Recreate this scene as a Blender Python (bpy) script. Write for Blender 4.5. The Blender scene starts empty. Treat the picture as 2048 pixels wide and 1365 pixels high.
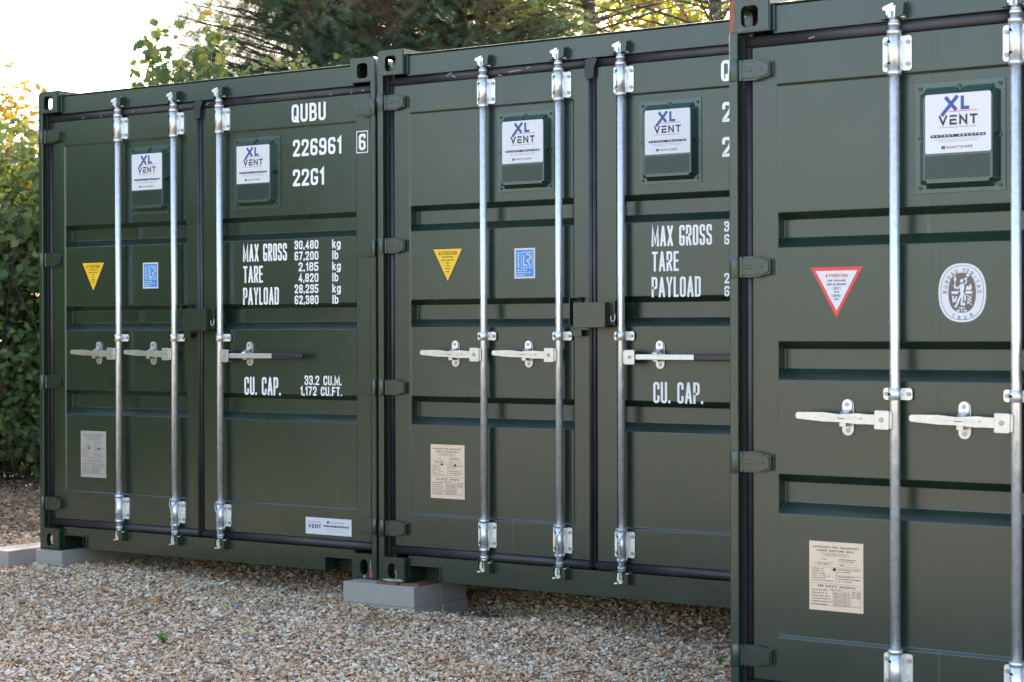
import bpy, bmesh, math, random
import numpy as np
from mathutils import noise as mnoise
from mathutils import Matrix, Vector
R = math.radians
random.seed(7); rng = np.random.default_rng(11)
SC = bpy.context.scene
COL = SC.collection

# ---------------------------------------------------------------- camera
CAM_Z = 1.30
cam_d = bpy.data.cameras.new('camera'); cam = bpy.data.objects.new('camera', cam_d); COL.objects.link(cam)
PI_, RO = -0.0051, -0.0030
cp, sp = math.cos(PI_), math.sin(PI_); cr, sr = math.cos(RO), math.sin(RO)
Fv = Vector((0, cp, sp)); Z2 = Vector((0, -sp, cp)); X1 = Vector((1, 0, 0))
Rv = X1 * cr + Z2 * sr; Uv = -X1 * sr + Z2 * cr
m = Matrix(((Rv.x, Uv.x, -Fv.x, 0), (Rv.y, Uv.y, -Fv.y, 0), (Rv.z, Uv.z, -Fv.z, CAM_Z), (0, 0, 0, 1)))
cam.matrix_world = m
cam_d.sensor_fit = 'HORIZONTAL'; cam_d.sensor_width = 36.0
cam_d.lens = 3780.8 / 2048 * 36.0
cam_d.clip_start = 0.1; cam_d.clip_end = 2000
cam_d.dof.use_dof = True; cam_d.dof.focus_distance = 8.6; cam_d.dof.aperture_fstop = 7.0
SC.camera = cam

# ---------------------------------------------------------------- sky, sun, exposure
SUN_DIR = Vector((0.28, 0.96, 0.0)).normalized()      # horizontal direction towards the sun (behind the containers)
SUN_EL = R(31)
w = bpy.data.worlds.new("World"); SC.world = w; w.use_nodes = True
nt = w.node_tree; bg = nt.nodes['Background']
sky = nt.nodes.new('ShaderNodeTexSky'); sky.sky_type = 'NISHITA'; sky.sun_disc = False
sky.sun_elevation = SUN_EL; sky.sun_rotation = math.atan2(SUN_DIR.x, SUN_DIR.y)
sky.air_density = 1.0; sky.dust_density = 3.0; sky.ozone_density = 1.0; sky.altitude = 50
nt.links.new(sky.outputs[0], bg.inputs[0]); bg.inputs[1].default_value = 0.13
sd = bpy.data.lights.new('sun', 'SUN'); sd.energy = 5.0; sd.angle = R(0.55); sd.color = (1.0, 0.93, 0.82)
sun = bpy.data.objects.new('sun', sd); COL.objects.link(sun)
sv = Vector((SUN_DIR.x * math.cos(SUN_EL), SUN_DIR.y * math.cos(SUN_EL), math.sin(SUN_EL)))
sun.rotation_euler = sv.to_track_quat('Z', 'Y').to_euler(); sun.location = (2, 8, 12)
SC.render.engine = 'CYCLES'; SC.cycles.caustics_reflective = False; SC.cycles.caustics_refractive = False; SC.cycles.sample_clamp_indirect = 4.0; SC.cycles.blur_glossy = 1.0
SC.view_settings.view_transform = 'Standard'; SC.view_settings.look = 'None'
SC.view_settings.gamma = 1.0; SC.view_settings.use_curve_mapping = False
SC.view_settings.exposure = 2.62
SC.view_settings.use_white_balance = True; SC.view_settings.white_balance_temperature = 7300; SC.view_settings.white_balance_tint = 10

# ---------------------------------------------------------------- materials
def mat(name, col=(0.5, 0.5, 0.5), rough=0.5, metal=0.0, spec=0.5):
    m = bpy.data.materials.new(name); m.use_nodes = True
    b = m.node_tree.nodes['Principled BSDF']
    b.inputs['Base Color'].default_value = (*col, 1); b.inputs['Roughness'].default_value = rough
    b.inputs['Metallic'].default_value = metal; b.inputs['Specular IOR Level'].default_value = spec
    return m, m.node_tree, b
def N(t, k, **kw):
    n = t.nodes.new(k)
    for a, v in kw.items(): setattr(n, a, v)
    return n
def noise(t, scale, detail=4, rough=0.55, coord='Object', vec=None, sc3=None):
    tc = N(t, 'ShaderNodeTexCoord'); n = N(t, 'ShaderNodeTexNoise')
    n.inputs['Scale'].default_value = scale; n.inputs['Detail'].default_value = detail; n.inputs['Roughness'].default_value = rough
    if sc3:
        mp = N(t, 'ShaderNodeMapping'); mp.inputs['Scale'].default_value = sc3
        t.links.new(tc.outputs[coord], mp.inputs[0]); t.links.new(mp.outputs[0], n.inputs['Vector'])
    else: t.links.new(tc.outputs[coord], n.inputs['Vector'])
    return n.outputs['Fac']
def ramp(t, src, stops, interp='LINEAR'):
    r = N(t, 'ShaderNodeValToRGB'); cr_ = r.color_ramp; cr_.interpolation = interp
    while len(cr_.elements) < len(stops): cr_.elements.new(0.5)
    for e, (p, c) in zip(cr_.elements, stops):
        e.position = p; e.color = (*c, 1) if len(c) == 3 else c
    t.links.new(src, r.inputs[0]); return r.outputs[0]
def mixc(t, fac, a, b):
    mx = N(t, 'ShaderNodeMix', data_type='RGBA')
    if isinstance(fac, (int, float)): mx.inputs[0].default_value = fac
    else: t.links.new(fac, mx.inputs[0])
    for s, v in ((6, a), (7, b)):
        if isinstance(v, tuple): mx.inputs[s].default_value = (*v, 1)
        else: t.links.new(v, mx.inputs[s])
    return mx.outputs[2]
def bump(t, b, src, strength=0.2, dist=0.01):
    bp = N(t, 'ShaderNodeBump'); bp.inputs['Strength'].default_value = strength; bp.inputs['Distance'].default_value = dist
    t.links.new(src, bp.inputs['Height']); t.links.new(bp.outputs[0], b.inputs['Normal'])
g3 = lambda v: (v, v, v)

def paint(name, col, chip=False):
    m, t, b = mat(name, col, 0.30, 0, 0.66)
    n1 = noise(t, 1.3, 5); n2 = noise(t, 3.5, 2)
    c = mixc(t, ramp(t, n1, [(0.35, g3(0)), (0.7, g3(1))]), tuple(x * 0.92 for x in col), tuple(x * 1.12 for x in col))
    # thin vertical rain streaks of pale dust
    st = noise(t, 1.0, 3, 0.6, sc3=(46, 46, 0.9)); br = noise(t, 3.0, 2)
    sm = ramp(t, st, [(0.66, g3(0)), (0.73, g3(0.30))]); bm_ = ramp(t, br, [(0.45, g3(0)), (0.65, g3(1))])
    mul = N(t, 'ShaderNodeMath', operation='MULTIPLY'); t.links.new(sm, mul.inputs[0]); t.links.new(bm_, mul.inputs[1])
    c = mixc(t, mul.outputs[0], c, (0.16, 0.17, 0.14))
    if chip:
        ch = noise(t, 34, 4, 0.7); geo = N(t, 'ShaderNodeNewGeometry')
        pt = ramp(t, geo.outputs['Pointiness'], [(0.5, g3(0)), (0.56, g3(1))])
        cm = ramp(t, ch, [(0.64, g3(0)), (0.68, g3(1))])
        mu = N(t, 'ShaderNodeMath', operation='MULTIPLY'); t.links.new(pt, mu.inputs[0]); t.links.new(cm, mu.inputs[1])
        c = mixc(t, mu.outputs[0], c, (0.22, 0.07, 0.035))
    b.inputs['Coat Weight'].default_value = 0.28; b.inputs['Coat Roughness'].default_value = 0.22; b.inputs['Coat IOR'].default_value = 1.5
    t.links.new(c, b.inputs['Base Color'])
    t.links.new(ramp(t, n2, [(0.3, g3(0.26)), (0.7, g3(0.33))]), b.inputs['Roughness'])
    wv = noise(t, 2.2, 2); bump(t, b, wv, 0.10, 0.02)
    return m
GREEN = (0.0083, 0.0240, 0.0150)
M = {}
M['paint'] = paint('green_paint', GREEN)
M['chip'] = paint('green_paint_chipped', GREEN, True)
m_, t, b = mat('galvanised_steel', (0.78, 0.79, 0.80), 0.36, 0.80)
c = mixc(t, ramp(t, noise(t, 60, 4, 0.7), [(0.35, g3(0)), (0.65, g3(1))]), (0.70, 0.71, 0.72), (0.86, 0.865, 0.87))
c = mixc(t, ramp(t, noise(t, 130, 2), [(0.74, g3(0)), (0.80, g3(0.5))]), c, (0.2, 0.19, 0.18))
t.links.new(c, b.inputs['Base Color'])
t.links.new(ramp(t, noise(t, 30, 3), [(0.3, g3(0.28)), (0.7, g3(0.48))]), b.inputs['Roughness'])
M['galv'] = m_
m_, t, b = mat('pressed_zinc', (0.7, 0.68, 0.64), 0.36, 0.85)
c = mixc(t, noise(t, 40, 4), (0.46, 0.47, 0.49), (0.70, 0.68, 0.66)); t.links.new(c, b.inputs['Base Color']); M['zinc'] = m_
m_, t, b = mat('bolt_steel', (0.36, 0.36, 0.37), 0.45, 0.7); M['bolt'] = m_
m_, t, b = mat('rubber', (0.022, 0.019, 0.027), 0.42)
c = mixc(t, ramp(t, noise(t, 7, 5), [(0.4, g3(0)), (0.75, g3(1))]), (0.018, 0.0165, 0.022), (0.040, 0.034, 0.040))
c = mixc(t, ramp(t, noise(t, 55, 2, 0.5, sc3=(1, 1, 0.6)), [(0.775, g3(0)), (0.79, g3(0.8))]), c, (0.5, 0.5, 0.5))
t.links.new(c, b.inputs['Base Color']); M['rubber'] = m_
M['dark'] = mat('shadowed_steel', (0.012, 0.016, 0.014), 0.6)[0]
M['hole'] = mat('bore', (0.008, 0.008, 0.009), 0.9)[0]
M['grip'] = mat('black_grip', (0.018, 0.016, 0.02), 0.33)[0]
m_, t, b = mat('rusty_steel', (0.2, 0.08, 0.04), 0.85)
c = mixc(t, noise(t, 30, 6, 0.7), (0.28, 0.12, 0.07), (0.10, 0.05, 0.035)); t.links.new(c, b.inputs['Base Color']); M['rust'] = m_
m_, t, b = mat('chipped_primer', (0.35, 0.10, 0.05), 0.7)
c = mixc(t, noise(t, 60, 5, 0.7), (0.42, 0.10, 0.03), (0.16, 0.07, 0.05)); t.links.new(c, b.inputs['Base Color']); M['primer'] = m_
M['worn'] = mat('worn_pale_paint', (0.32, 0.33, 0.30), 0.7)[0]
M['scuff'] = mat('pale_scuff', (0.5, 0.5, 0.48), 0.7)[0]; M['run'] = mat('rain_run', (0.085, 0.10, 0.088), 0.6)[0]
M['white'] = mat('white_vinyl_lettering', (0.82, 0.82, 0.82), 0.45)[0]
M['sticker'] = mat('white_sticker', (0.62, 0.62, 0.66), 0.35)[0]
M['ink'] = mat('black_ink', (0.018, 0.02, 0.03), 0.5)[0]
M['inkg'] = mat('grey_ink', (0.30, 0.30, 0.33), 0.5)[0]
M['blue'] = mat('blue_ink', (0.03, 0.075, 0.26), 0.5)[0]
M['lrblue'] = mat('certificate_blue', (0.04, 0.25, 0.60), 0.45)[0]
M['red'] = mat('red_ink', (0.72, 0.05, 0.04), 0.45)[0]
M['yellow'] = mat('warning_yellow', (0.85, 0.50, 0.02), 0.45)[0]
m_, t, b = mat('data_plate_metal', (0.6, 0.53, 0.46), 0.45, 0.25)
c = mixc(t, noise(t, 14, 5), (0.66, 0.49, 0.375), (0.78, 0.60, 0.465)); t.links.new(c, b.inputs['Base Color']); M['plate'] = m_
M['plateshade'] = mat('shaded_plate_metal', (0.42, 0.39, 0.37), 0.5, 0.3)[0]  # greyer copy of the plate metal, shade on the far left container put into its colour
M['plateink'] = mat('plate_engraving', (0.15, 0.12, 0.10), 0.6)[0]
m_, t, b = mat('concrete_block', (0.3, 0.3, 0.33), 0.9)
c = mixc(t, noise(t, 9, 6, 0.6), (0.42, 0.42, 0.50), (0.54, 0.54, 0.62))
c = mixc(t, ramp(t, noise(t, 140, 3, 0.7), [(0.6, g3(0)), (0.72, g3(0.6))]), c, (0.10, 0.10, 0.11))
sx = N(t, 'ShaderNodeTexCoord'); sz = N(t, 'ShaderNodeSeparateXYZ'); t.links.new(sx.outputs['Object'], sz.inputs[0])
ad = N(t, 'ShaderNodeMath', operation='ADD'); t.links.new(sz.outputs[2], ad.inputs[0])
mm = N(t, 'ShaderNodeMath', operation='MULTIPLY'); t.links.new(noise(t, 11, 4), mm.inputs[0]); mm.inputs[1].default_value = -0.06; t.links.new(mm.outputs[0], ad.inputs[1])
c = mixc(t, ramp(t, ad.outputs[0], [(0.0, g3(0.75)), (0.02, g3(0))]), c, (0.30, 0.27, 0.21))
t.links.new(c, b.inputs['Base Color']); bump(t, b, noise(t, 90, 5, 0.75), 0.9, 0.006); M['concrete'] = m_

def stone_mat(name, stops):
    m, t, b = mat(name, g3(0.4), 0.85)
    geo = N(t, 'ShaderNodeNewGeometry')
    c = ramp(t, geo.outputs['Random Per Island'], stops, 'CONSTANT')
    n = noise(t, 120, 4, 0.65)
    c = mixc(t, ramp(t, n, [(0.3, g3(0)), (0.75, g3(0.55))]), c, (0.20, 0.15, 0.11))
    pn = noise(t, 2.1, 5, 0.6); c2 = N(t, 'ShaderNodeVectorMath', operation='MULTIPLY'); t.links.new(c, c2.inputs[0]); c2.inputs[1].default_value = (0.84, 0.77, 0.68)
    c = mixc(t, ramp(t, pn, [(0.42, g3(0)), (0.66, g3(0.9))]), c, c2.outputs[0])
    t.links.new(c, b.inputs['Base Color']); b.inputs['Specular IOR Level'].default_value = 0.3
    return m
M['stone'] = stone_mat('mixed_gravel', [(0.0, (0.703, 0.513, 0.345)), (0.13, (0.872, 0.679, 0.503)), (0.27, (0.618, 0.399, 0.246)), (0.38, (0.843, 0.705, 0.566)),
    (0.49, (0.348, 0.248, 0.180)), (0.57, (0.731, 0.475, 0.295)), (0.66, (0.880, 0.821, 0.676)), (0.74, (0.195, 0.138, 0.104)), (0.80, (0.563, 0.257, 0.123)),
    (0.86, (0.675, 0.539, 0.369)), (0.91, (0.260, 0.208, 0.180)), (0.945, (0.348, 0.120, 0.067)), (0.962, (0.880, 0.840, 0.800)), (0.993, (0.10, 0.30, 0.48)), (0.9965, (0.12, 0.38, 0.36))])
M['litter'] = stone_mat('brown_litter', [(0.0, (0.26, 0.14, 0.08)), (0.2, (0.34, 0.20, 0.12)), (0.4, (0.14, 0.08, 0.05)), (0.6, (0.44, 0.30, 0.20)), (0.8, (0.18, 0.12, 0.09)), (0.92, (0.52, 0.42, 0.32))])
m_, t, b = mat('gravel_ground', g3(0.3), 0.95)
vo = N(t, 'ShaderNodeTexVoronoi'); vo.inputs['Scale'].default_value = 52; tc = N(t, 'ShaderNodeTexCoord'); t.links.new(tc.outputs['Object'], vo.inputs['Vector'])
hs = N(t, 'ShaderNodeSeparateColor'); t.links.new(vo.outputs['Color'], hs.inputs[0])
c = ramp(t, hs.outputs[0], [(0, (0.42, 0.36, 0.28)), (0.3, (0.50, 0.46, 0.39)), (0.55, (0.30, 0.24, 0.19)), (0.75, (0.44, 0.31, 0.21)), (0.9, (0.56, 0.54, 0.5))], 'CONSTANT')
dk = ramp(t, vo.outputs['Distance'], [(0.25, g3(0)), (0.6, g3(0.8))])
c = mixc(t, dk, c, (0.05, 0.04, 0.03))
t.links.new(c, b.inputs['Base Color']); bump(t, b, vo.outputs['Distance'], -0.8, 0.02); M['ground'] = m_

def leaf_mat(name, stops, trans=0.35, rough=0.65, tint=1.6):
    m = bpy.data.materials.new(name); m.use_nodes = True; t = m.node_tree
    b = t.nodes['Principled BSDF']; out = t.nodes['Material Output']
    geo = N(t, 'ShaderNodeNewGeometry'); c = ramp(t, geo.outputs['Random Per Island'], stops)
    b.inputs['Roughness'].default_value = rough; b.inputs['Specular IOR Level'].default_value = 0.18
    t.links.new(c, b.inputs['Base Color'])
    if trans > 0:
        tr = N(t, 'ShaderNodeBsdfTranslucent')
        tcol = mixc(t, 1.0, c, c); mu = N(t, 'ShaderNodeVectorMath', operation='MULTIPLY'); t.links.new(c, mu.inputs[0]); mu.inputs[1].default_value = (tint * 1.25, tint, tint * 0.45)
        t.links.new(mu.outputs[0], tr.inputs[0])
        ms = N(t, 'ShaderNodeMixShader'); ms.inputs[0].default_value = trans
        t.links.new(b.outputs[0], ms.inputs[1]); t.links.new(tr.outputs[0], ms.inputs[2]); t.links.new(ms.outputs[0], out.inputs[0])
    return m
M['maple'] = leaf_mat('maple_leaf', [(0, (0.060, 0.11, 0.045)), (0.45, (0.10, 0.15, 0.055)), (0.8, (0.15, 0.19, 0.065)), (0.965, (0.17, 0.18, 0.065)), (0.995, (0.16, 0.07, 0.04))], 0.18)
M['conifer'] = leaf_mat('conifer_spray', [(0, (0.045, 0.095, 0.065)), (0.5, (0.075, 0.13, 0.085)), (1, (0.11, 0.16, 0.095))], 0.2)
M['dead'] = leaf_mat('dead_spray', [(0, (0.13, 0.07, 0.05)), (0.5, (0.20, 0.11, 0.075)), (1, (0.15, 0.105, 0.07))], 0.12, tint=1.0)
M['yleaf'] = leaf_mat('yellow_green_leaf', [(0, (0.14, 0.23, 0.035)), (0.5, (0.24, 0.29, 0.05)), (1, (0.20, 0.18, 0.05))], 0.5)
M['aleaf'] = leaf_mat('autumn_yellow_leaf', [(0, (0.19, 0.15, 0.04)), (0.6, (0.24, 0.17, 0.045)), (1, (0.14, 0.15, 0.05))], 0.3, tint=1.1)
M['weed'] = leaf_mat('weed_leaf', [(0, (0.09, 0.19, 0.05)), (1, (0.16, 0.27, 0.08))], 0.3)
m_, t, b = mat('bark', (0.07, 0.055, 0.045), 0.95)
c = mixc(t, noise(t, 25, 6, 0.7, sc3=(1, 1, 0.2)), (0.10, 0.08, 0.065), (0.035, 0.027, 0.022)); t.links.new(c, b.inputs['Base Color']); M['bark'] = m_
M['cable'] = mat('twisted_wire', (0.6, 0.62, 0.66), 0.4, 0.6)[0]

# ---------------------------------------------------------------- mesh helpers
class MB:
    def __init__(s): s.v = []; s.f = []; s.m = []; s.sm = []
    def quadsbox(s, x0, x1, y0, y1, z0, z1, mi=0):
        b = len(s.v); s.v += [(x, y, z) for z in (z0, z1) for y in (y0, y1) for x in (x0, x1)]
        for f in ((0, 2, 3, 1), (4, 5, 7, 6), (0, 1, 5, 4), (2, 6, 7, 3), (0, 4, 6, 2), (1, 3, 7, 5)): s.face([b + i for i in f], mi)
        return s
    box = quadsbox
    def face(s, idx, mi=0, sm=False): s.f.append(tuple(idx)); s.m.append(mi); s.sm.append(sm)
    def poly(s, pts, mi=0):
        b = len(s.v); s.v += [tuple(p) for p in pts]; s.face(range(b, b + len(pts)), mi)
    def prism(s, pts, axis, a0, a1, mi=0, sm=False):
        """pts: 2-D outline; axis 'y' extrudes (x,z) outline along y, 'x' extrudes (y,z), 'z' extrudes (x,y)"""
        def P(p, a): return {'y': (p[0], a, p[1]), 'x': (a, p[0], p[1]), 'z': (p[0], p[1], a)}[axis]
        n = len(pts); b = len(s.v); s.v += [P(p, a0) for p in pts] + [P(p, a1) for p in pts]
        s.face(list(range(b, b + n)), mi); s.face(list(range(b + 2 * n - 1, b + n - 1, -1)), mi)
        for i in range(n): j = (i + 1) % n; s.face((b + i, b + n + i, b + n + j, b + j), mi, sm)
    def cyl(s, c, r, h, axis='z', n=16, r2=None, mi=0, caps=True):
        r2 = r if r2 is None else r2; b = len(s.v)
        for (rr, hh) in ((r, 0), (r2, h)):
            for k in range(n):
                a = 2 * math.pi * k / n; p, q = rr * math.cos(a), rr * math.sin(a)
                s.v.append({'z': (c[0] + p, c[1] + q, c[2] + hh), 'y': (c[0] + p, c[1] + hh, c[2] + q), 'x': (c[0] + hh, c[1] + p, c[2] + q)}[axis])
        for k in range(n): j = (k + 1) % n; s.face((b + k, b + j, b + n + j, b + n + k), mi, True)
        if caps: s.face([b + k for k in reversed(range(n))], mi); s.face([b + n + k for k in range(n)], mi)
    def tube(s, pts, rad, n=6, mi=0):
        pts = [Vector(p) for p in pts]; b = len(s.v); k = len(pts)
        rad = rad if hasattr(rad, '__len__') else [rad] * k
        ref = Vector((0.13, 0.31, 0.94))
        for i, p in enumerate(pts):
            d = (pts[min(i + 1, k - 1)] - pts[max(i - 1, 0)]).normalized()
            if abs(d.dot(ref)) > 0.95: rf = Vector((1, 0, 0))
            else: rf = ref
            a = d.cross(rf).normalized(); c_ = d.cross(a)
            for j in range(n):
                q = 2 * math.pi * j / n; s.v.append(tuple(p + a * rad[i] * math.cos(q) + c_ * rad[i] * math.sin(q)))
        for i in range(k - 1):
            for j in range(n):
                j2 = (j + 1) % n; s.face((b + i * n + j, b + i * n + j2, b + (i + 1) * n + j2, b + (i + 1) * n + j), mi, True)
        s.face([b + j for j in range(n)], mi); s.face([b + (k - 1) * n + j for j in reversed(range(n))], mi)
    def mesh(s, name, mats):
        me = bpy.data.meshes.new(name); me.from_pydata(s.v, [], s.f)
        for k in mats: me.materials.append(M[k])
        me.polygons.foreach_set('material_index', s.m); me.polygons.foreach_set('use_smooth', s.sm)
        bm = bmesh.new(); bm.from_mesh(me); bmesh.ops.recalc_face_normals(bm, faces=bm.faces); bm.to_mesh(me); bm.free()
        me.update(); return me
def ob(name, me, parent=None, loc=(0, 0, 0), rot=(0, 0, 0), bev=0, label=None):
    o = bpy.data.objects.new(name, me); COL.objects.link(o); o.parent = parent; o.location = loc; o.rotation_euler = rot
    if bev:
        md = o.modifiers.new('edge', 'BEVEL'); md.width = bev; md.segments = 2; md.limit_method = 'ANGLE'; md.angle_limit = R(38)
    if label: o['label'] = label
    return o
def tag(o, label, cat, group=None):
    o['label'] = label; o['category'] = cat
    if group: o['group'] = group
    return o
def empty(name, loc, rz=0):
    o = bpy.data.objects.new(name, None); COL.objects.link(o); o.location = loc; o.rotation_euler = (0, 0, rz); o.empty_display_size = 0.2
    return o
CACHE = {}
def cached(key, fn):
    if key not in CACHE: CACHE[key] = fn()
    return CACHE[key]
def rrect(x0, x1, z0, z1, r, n=5):
    pts = []
    for (cx, cz, a0) in ((x1 - r, z1 - r, 0), (x0 + r, z1 - r, 90), (x0 + r, z0 + r, 180), (x1 - r, z0 + r, 270)):
        for k in range(n + 1):
            a = R(a0 + 90 * k / n); pts.append((cx + r * math.cos(a), cz + r * math.sin(a)))
    return pts
def boolean(base, cutters, name, mats, bev=0):
    a = ob('tmp', base); cs = []
    for c_ in cutters:
        co = ob('tmpc', c_); cs.append(co)
        md = a.modifiers.new('b', 'BOOLEAN'); md.object = co; md.operation = 'DIFFERENCE'; md.solver = 'EXACT'
    dg = bpy.context.evaluated_depsgraph_get(); dg.update()
    me = bpy.data.meshes.new_from_object(a.evaluated_get(dg)); me.name = name
    for o in [a] + cs: bpy.data.objects.remove(o)
    return me

# ---------------------------------------------------------------- stroke lettering
r_ = 0.30
GL = {
'O': (1, [([(0, 0, 1), (0, 1, 1), (1, 1, 1), (1, 0, 1)], True)]),
'0': (1, [([(0, 0, 1), (0, 1, 1), (1, 1, 1), (1, 0, 1)], True)]),
'Q': (1, [([(0, 0, 1), (0, 1, 1), (1, 1, 1), (1, 0, 1)], True), ([(0.6, 0.22), (1.05, -0.03)], False)]),
'D': (1, [([(0, 0), (0, 1), (1, 1, 1), (1, 0, 1)], True)]),
'U': (1, [([(0, 1), (0, 0, 1), (1, 0, 1), (1, 1)], False)]),
'B': (1, [([(0, 0.52), (0, 1), (0.95, 1, 1), (0.95, 0.52, 1)], True), ([(0, 0.52), (1, 0.52, 1), (1, 0, 1), (0, 0)], True)]),
'2': (1, [([(0, 0.76), (0, 1, 1), (1, 1, 1), (1, 0.62, 1), (0, 0.04), (0, 0), (1, 0)], False)]),
'6': (1, [([(1, 0.86), (1, 1, 1), (0, 1, 1), (0, 0, 1), (1, 0, 1), (1, 0.52, 1), (0.05, 0.52)], False)]),
'9': (1, [([(0, 0.14), (0, 0, 1), (1, 0, 1), (1, 1, 1), (0, 1, 1), (0, 0.48, 1), (0.95, 0.48)], False)]),
'1': (0.62, [([(0.1, 0.82), (0.9, 1), (0.9, 0)], False)]),
'3': (1, [([(0, 0.78), (0, 1, 1), (1, 1, 1), (1, 0.53, 1), (0.4, 0.53)], False), ([(0.5, 0.53), (1, 0.53, 1), (1, 0, 1), (0, 0, 1), (0, 0.22)], False)]),
'4': (1, [([(1, 0.25), (0, 0.25), (0.7, 1), (0.75, 0)], False)]),
'5': (1, [([(1, 1), (0, 1), (0, 0.55), (1, 0.58, 1), (1, 0, 1), (0, 0, 1), (0, 0.2)], False)]),
'7': (1, [([(0, 1), (1, 1), (0.3, 0)], False)]),
'8': (1, [([(0, 0.53, 1), (0, 1, 1), (1, 1, 1), (1, 0.53, 1)], True), ([(0, 0.53, 1), (1, 0.53, 1), (1, 0, 1), (0, 0, 1)], True)]),
'G': (1, [([(1, 0.84), (1, 1, 1), (0, 1, 1), (0, 0, 1), (1, 0, 1), (1, 0.42), (0.68, 0.42)], False)]),
'C': (1, [([(1, 0.74), (1, 1, 1), (0, 1, 1), (0, 0, 1), (1, 0, 1), (1, 0.26)], False)]),
'S': (1, [([(1, 0.78), (1, 1, 1), (0, 1, 1), (0, 0.56, 1), (1, 0.44, 1), (1, 0, 1), (0, 0, 1), (0, 0.22)], False)]),
'M': (1.35, [([(0, 0), (0, 1), (0.5, 0.15), (1, 1), (1, 0)], False)]),
'N': (1.05, [([(0, 0), (0, 1), (1, 0), (1, 1)], False)]),
'A': (1.1, [([(0, 0), (0.47, 1)], False), ([(0.53, 1), (1, 0)], False), ([(0.2, 0.27), (0.8, 0.27)], False)]),
'X': (1.05, [([(0, 0), (1, 1)], False), ([(0, 1), (1, 0)], False)]),
'R': (1, [([(0, 0), (0, 1), (1, 1, 1), (1, 0.50, 1), (0.1, 0.50)], False), ([(0.5, 0.45), (1, 0)], False)]),
'P': (1, [([(0, 0), (0, 1), (1, 1, 1), (1, 0.45, 1), (0.1, 0.45)], False)]),
'T': (1, [([(0, 1), (1, 1)], False), ([(0.5, 0.95), (0.5, 0)], False)]),
'E': (0.9, [([(1, 1), (0, 1), (0, 0), (1, 0)], False), ([(0.05, 0.52), (0.85, 0.52)], False)]),
'\u00ca': (0.95, [([(0, 1.0), (1, 1.0)], False), ([(1, 0.0), (0, 0.0), (0, 0.5), (0.9, 0.5)], False)]),
'F': (0.9, [([(1, 1), (0, 1), (0, 0)], False), ([(0.05, 0.52), (0.85, 0.52)], False)]),
'L': (0.85, [([(0, 1), (0, 0), (1, 0)], False)]),
'I': (0.35, [([(0.5, 0), (0.5, 1)], False)]),
'Y': (1.05, [([(0, 1), (0.5, 0.45), (1, 1)], False), ([(0.5, 0.5), (0.5, 0)], False)]),
'V': (1.1, [([(0, 1), (0.5, 0), (1, 1)], False)]),
'W': (1.4, [([(0, 1), (0.25, 0), (0.5, 0.9), (0.75, 0), (1, 1)], False)]),
'H': (1, [([(0, 0), (0, 1)], False), ([(1, 0), (1, 1)], False), ([(0.05, 0.5), (0.95, 0.5)], False)]),
'K': (1, [([(0, 0), (0, 1)], False), ([(1, 1), (0.1, 0.45)], False), ([(0.3, 0.6), (1, 0)], False)]),
'k': (0.9, [([(0, 0), (0, 1)], False), ([(0.9, 0.68), (0.1, 0.3)], False), ([(0.35, 0.42), (1, 0)], False)]),
'g': (0.95, [([(0, 0.03, 1), (0, 0.7, 1), (1, 0.7, 1), (1, 0.03, 1)], True), ([(1, 0.7), (1, -0.26, 1), (0, -0.26, 1)], False)]),
'l': (0.35, [([(0.5, 0), (0.5, 1)], False)]),
'b': (0.95, [([(0, 1), (0, 0)], False), ([(0, 0, 1), (0, 0.7, 1), (1, 0.7, 1), (1, 0, 1)], True)]),
'.': (0.30, [([(0.5, 0.0), (0.5, 0.02)], False)]),
',': (0.30, [([(0.5, 0.06), (0.5, -0.08)], False)]),
'/': (0.7, [([(0, 0), (1, 1)], False)]),
'-': (0.7, [([(0, 0.5), (1, 0.5)], False)]),
}
def ribbon(mb, pts, closed, t, w, mi, xf=None):
    P = [Vector(p) for p in pts]; n = len(P)
    if not closed:
        d0 = (P[0] - P[1]).normalized(); d1 = (P[-1] - P[-2]).normalized(); P[0] = P[0] + d0 * t / 2; P[-1] = P[-1] + d1 * t / 2
    L = []; Rr = []
    for i in range(n):
        if closed: a, c_ = P[i - 1], P[(i + 1) % n]
        else: a, c_ = P[max(i - 1, 0)], P[min(i + 1, n - 1)]
        d1 = (P[i] - a).normalized() if (P[i] - a).length > 1e-9 else (c_ - P[i]).normalized()
        d2 = (c_ - P[i]).normalized() if (c_ - P[i]).length > 1e-9 else d1
        n1 = Vector((-d1.y, d1.x)); n2 = Vector((-d2.y, d2.x)); mm_ = n1 + n2
        if mm_.length < 1e-6: mm_ = n1
        mm_.normalize(); k = 1 / max(mm_.dot(n1), 0.38)
        L.append(P[i] + mm_ * t / 2 * k); Rr.append(P[i] - mm_ * t / 2 * k)
    b = len(mb.v)
    f = xf or (lambda p: (p.x, w, p.y))
    for l, r in zip(L, Rr): mb.v.append(f(l)); mb.v.append(f(r))
    for i in range(n if closed else n - 1):
        j = (i + 1) % n; mb.face((b + 2 * i, b + 2 * i + 1, b + 2 * j + 1, b + 2 * j), mi)
def glyph_paths(ch, W, H, t, rad):
    out = []
    for pts, closed in GL[ch][1]:
        Q = [Vector((p[0] * (W - t), p[1] * (H - t))) for p in pts]; res = []
        for i, p in enumerate(pts):
            if len(p) == 3 and (closed or 0 < i < len(pts) - 1):
                a = Q[i - 1]; c_ = Q[(i + 1) % len(Q)]; o = Q[i]
                la, lc = (a - o).length, (c_ - o).length; r = min(rad, la * 0.5, lc * 0.5)
                s_ = o + (a - o).normalized() * r; e_ = o + (c_ - o).normalized() * r
                for k in range(5):
                    q = k / 4; res.append((1 - q) ** 2 * s_ + 2 * q * (1 - q) * o + q * q * e_)
            else: res.append(Q[i])
        out.append((res, closed))
    return out
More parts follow.
